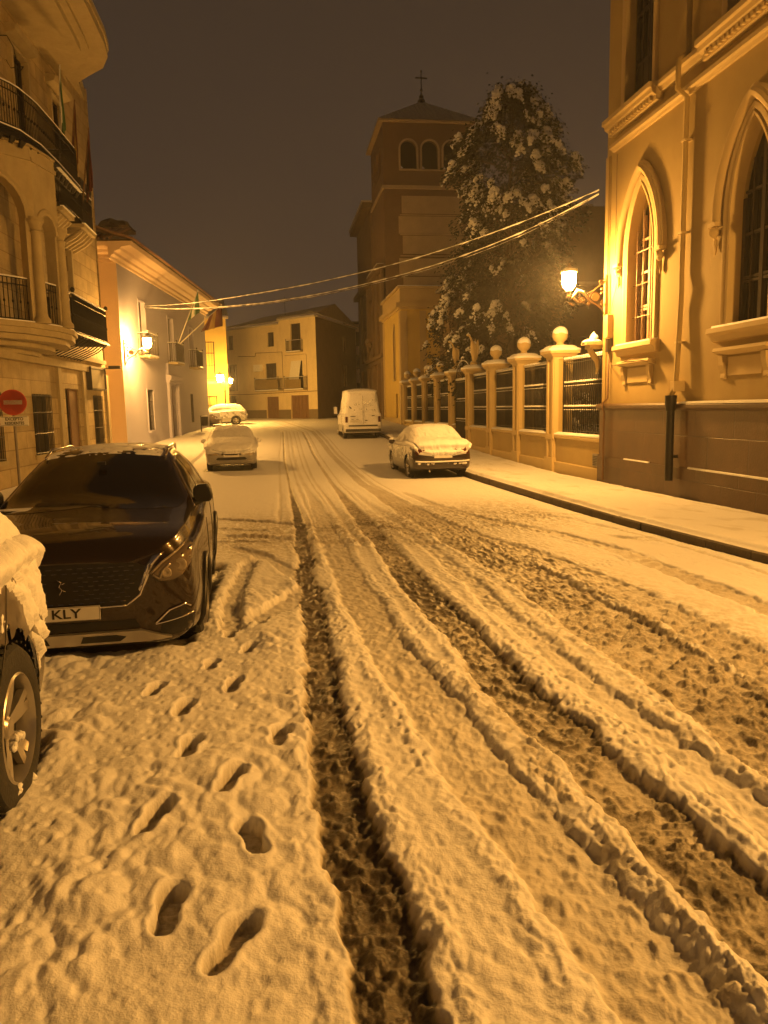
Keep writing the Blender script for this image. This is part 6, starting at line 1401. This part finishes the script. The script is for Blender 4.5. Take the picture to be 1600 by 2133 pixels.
for s in (1, -1):
    g = MB(); g.box(s * 1.02, s * 1.22, 1.3, 1.42, 1.25, 1.62); g.tube([(s * .94, 1.35, 1.35), (s * 1.1, 1.35, 1.38)], .02, 5); m_ = link('wing_mirror', g, BLACKPL, t, bevel=.02); g = MB(); g.box(s * 1.03, s * 1.21, 1.29, 1.31, 1.27, 1.6); g.blob((s * 1.12, 1.36, 1.6), .12, .08, .08, 5, 10, 6, .1, True); link('snow_cap', g, SNOW, m_)

# --- far estate car side on, and the nose of another car --------------------------------
t, body, D = make_car('hatch', 'parked_hatchback', 'snowy silver hatchback standing sideways in front of the corner house', (-4.35, 58.3, gz(58) + .0), PI / 2 + .05, SILVERP, None, [1.28, -1.32], GH_, wr=.32, wx=.77)
snow_from_body('hatch', t, .10, side=.02, sthr=-.40, seed=41, zmin=.45, lo=.15, hi=.5)
g = MB(); D.patch([(.58, .74), (.80, .72), (.80, .93), (.62, .95)], 'rear', g, .012, .04, .02); D.patch(mirror([(.58, .74), (.80, .72), (.80, .93), (.62, .95)]), 'rear', g, .012, .04, .02); link('tail_light', g, LAMPRED, t)
t, body, D = make_car('sedan', 'parked_car', 'dark grey car mostly hidden by the corner of the pale blue house', (-6.1, 55.0, gz(55)), PI / 2, GREYP, None, [1.32, -1.30], GS_, wr=.31, wx=.76)
snow_from_body('sedan', t, .08, side=.015, sthr=.0, seed=51, zmin=.5, lo=.3, hi=.6)

# ------------------------------------------------------------------ conifer in the garden
def conifer(name, label, loc, H_, prof, seed, nclump, snow_top=.55, group=None, cs=1.):
    t = thing(name, label, 'tree', loc, group, local=True); rr = random.Random(seed)
    b = MB(); b.tube([(0, 0, -.3), (.1, 0, H_ * .3), (-.1, .1, H_ * .6), (0, 0, H_ * .93)], [.34, .26, .16, .05], 8); link('trunk', b, BARK, t, smooth=True)
    zs = [p[0] for p in prof]; rs = [p[1] for p in prof]; xo = [p[2] if len(p) > 2 else 0 for p in prof]
    fv = []; ff = []; sn = MB(); li = MB()
    for k in range(nclump):
        z = H_ * (rr.random() ** .85); R_ = float(np.interp(z / H_, zs, rs)); cx_ = float(np.interp(z / H_, zs, xo)); a = rr.uniform(0, 2 * PI)
        q = (rr.uniform(.25, 1.0)) ** .45; q *= 1 + .16 * math.sin(3 * a + z * 1.3) + .14 * math.sin(z * 3.1 + a * 2)
        c = np.array([cx_ + R_ * q * math.cos(a), R_ * q * math.sin(a), z]); outer = q > .72
        s = rr.uniform(.35, .62) * cs
        if k % 6 == 0: li.tube([(cx_ * .5, 0, max(0, z - .9)), tuple(c * [.6, .6, 1] - [0, 0, .35]), tuple(c)], [.05, .035, .015], 4)
        # leaf sprays: small kites drooping outward
        d = np.array([math.cos(a), math.sin(a), -.55]); n_l = int(64 * cs)
        for _ in range(n_l):
            o = np.array([rr.gauss(0, .5), rr.gauss(0, .5), rr.gauss(0, .42)]) * s; p = c + o
            dd = d + np.array([rr.uniform(-.8, .8), rr.uniform(-.8, .8), rr.uniform(-.7, .5)]); dd /= np.linalg.norm(dd); L_ = rr.uniform(.10, .24) * cs; w = np.cross(dd, [rr.uniform(-1, 1), rr.uniform(-1, 1), rr.uniform(-1, 1)]); w = w / (np.linalg.norm(w) + 1e-6) * L_ * .28
            i0 = len(fv); fv += [tuple(p), tuple(p + dd * L_ * .5 + w), tuple(p + dd * L_), tuple(p + dd * L_ * .5 - w)]; ff.append((i0, i0 + 1, i0 + 2, i0 + 3))
        pr = snow_top * (1.0 if z > H_ * .62 else (.55 if z > H_ * .3 else .35)) * (1.15 if math.cos(a) < -.35 else 1)
        if outer and rr.random() < pr:
            for j in range(rr.randint(2, 4)):
                a2 = a + rr.uniform(-.75, .75); st_ = c + np.array([math.cos(a2) * .15 * s, math.sin(a2) * .15 * s, .38 * s + rr.uniform(-.12, .12)]); sz = rr.uniform(.09, .17) * cs * (1.25 if z > H_ * .6 else 1.0); L_ = rr.uniform(.45, .95) * s
                for m_ in range(5):
                    f_ = m_ / 4; e = L_ * f_; r2 = sz * (1.05 - .62 * f_) * rr.uniform(.8, 1.15)
                    sn.blob((st_[0] + math.cos(a2) * e * .85 + rr.uniform(-.05, .05), st_[1] + math.sin(a2) * e * .85 + rr.uniform(-.05, .05), st_[2] - .95 * e * f_ + rr.uniform(-.03, .03)), r2, r2, r2 * .72, rr.randint(0, 9999), 7, 4, .38)
    me = MB(); me.v = fv; me.f = ff; me.m = [0] * len(ff); link('crown', me, LEAF, t, recalc=False)
    link('limb', li, BARK, t, smooth=True)
    rgh = link('snow', sn, SNOW, t, smooth=True)
    tx = bpy.data.textures.new('clump', 'CLOUDS'); tx.noise_scale = .12; sd = rgh.modifiers.new('sub', 'SUBSURF'); sd.levels = sd.render_levels = 1; dm = rgh.modifiers.new('rough', 'DISPLACE'); dm.texture = tx; dm.strength = .13; dm.texture_coords = 'LOCAL'
    return t
conifer('conifer', 'tall dark conifer loaded with clumps of snow in the garden behind the fence', (11.75, 38, 0), 16.9,
    [(0, 2.4, -.4), (.1, 2.8, -.4), (.25, 2.8, -.1), (.45, 2.5, 0), (.6, 2.45, .1), (.75, 2.65, .0), (.85, 2.4, -.1), (.92, 1.7, .0), (.97, 1.0, .1), (1, .5, .1)], 3, 800, .60)
conifer('shrub_tree', 'smaller snowy conifer leaning over the fence piers left of the tall conifer', (10.1, 42.5, 0), 9.2, [(0, .9), (.3, 1.0, -.2), (.5, 1.3, -.3), (.62, 1.6, -.6), (.75, 1.2, -.2), (1, .4, .1)], 8, 170, .95, cs=.8)
conifer('garden_bush', 'dark snow flecked bush behind the iron fence panels', (10.6, 27.5, 0), 2.6, [(0, 1.0), (.5, 1.3), (1, .4)], 12, 60, .4, cs=.6)

# ------------------------------------------------------------------ snowy night air
hz = MB(); hz.box(-156, 156, -126, 206, -1.35, 32); ho = link('haze', hz, [SNOW], kind='stuff')
hm = bpy.data.materials.new('misty_air'); hm.use_nodes = True; hn = hm.node_tree; hn.nodes.clear()
ou = hn.nodes.new('ShaderNodeOutputMaterial'); pv = hn.nodes.new('ShaderNodeVolumePrincipled'); pv.inputs['Density'].default_value = .0019; pv.inputs['Color'].default_value = (.9, .9, .92, 1); pv.inputs['Anisotropy'].default_value = .6
hn.links.new(pv.outputs[0], ou.inputs['Volume']); ho.data.materials.clear(); ho.data.materials.append(hm)

# ------------------------------------------------------------------ camera
cam = bpy.data.cameras.new('camera'); co = bpy.data.objects.new('camera', cam); COL.objects.link(co)
Mw = Matrix(((0.99039507, -0.03800099, 0.13294181), (-0.13683971, -0.13162385, 0.98180958), (-0.01981142, -0.99057109, -0.13555965)))
right = Mw.col[0]; down = Mw.col[1]; fwd = Mw.col[2]
rot = Matrix((right, -down, -fwd)).transposed()
co.matrix_world = Matrix.Translation((0, 0, 2.0)) @ rot.to_4x4()
cam.sensor_fit = 'VERTICAL'; cam.sensor_height = 24; cam.lens = 24 * 1600 / 2133; cam.clip_end = 3000; cam.clip_start = .05
scn.camera = co

# ------------------------------------------------------------------ night sky
w = bpy.data.worlds.new('World'); scn.world = w; w.use_nodes = True; nt = w.node_tree; N = nt.nodes; L = nt.links; bg = N['Background']
tc = N.new('ShaderNodeTexCoord'); sp = N.new('ShaderNodeSeparateXYZ'); L.new(tc.outputs['Generated'], sp.inputs[0])
cr = N.new('ShaderNodeValToRGB'); e = cr.color_ramp.elements; e[0].position = 0; e[0].color = (.064, .042, .028, 1); e[1].position = .75; e[1].color = (.036, .0218, .0118, 1)
L.new(sp.outputs['Z'], cr.inputs[0]); L.new(cr.outputs[0], bg.inputs['Color']); bg.inputs['Strength'].default_value = 1.0
scn.view_settings.view_transform = 'Standard'; scn.view_settings.look = 'None'; scn.view_settings.exposure = 0; scn.view_settings.gamma = 1
scn.cycles.max_bounces = 4; scn.cycles.diffuse_bounces = 3; scn.cycles.glossy_bounces = 2; scn.cycles.use_adaptive_sampling = True; scn.cycles.adaptive_threshold = .025; scn.cycles.use_denoising = True; scn.cycles.sample_clamp_indirect = 4
for o in bpy.data.objects:
    if '_o' in o: del o['_o']
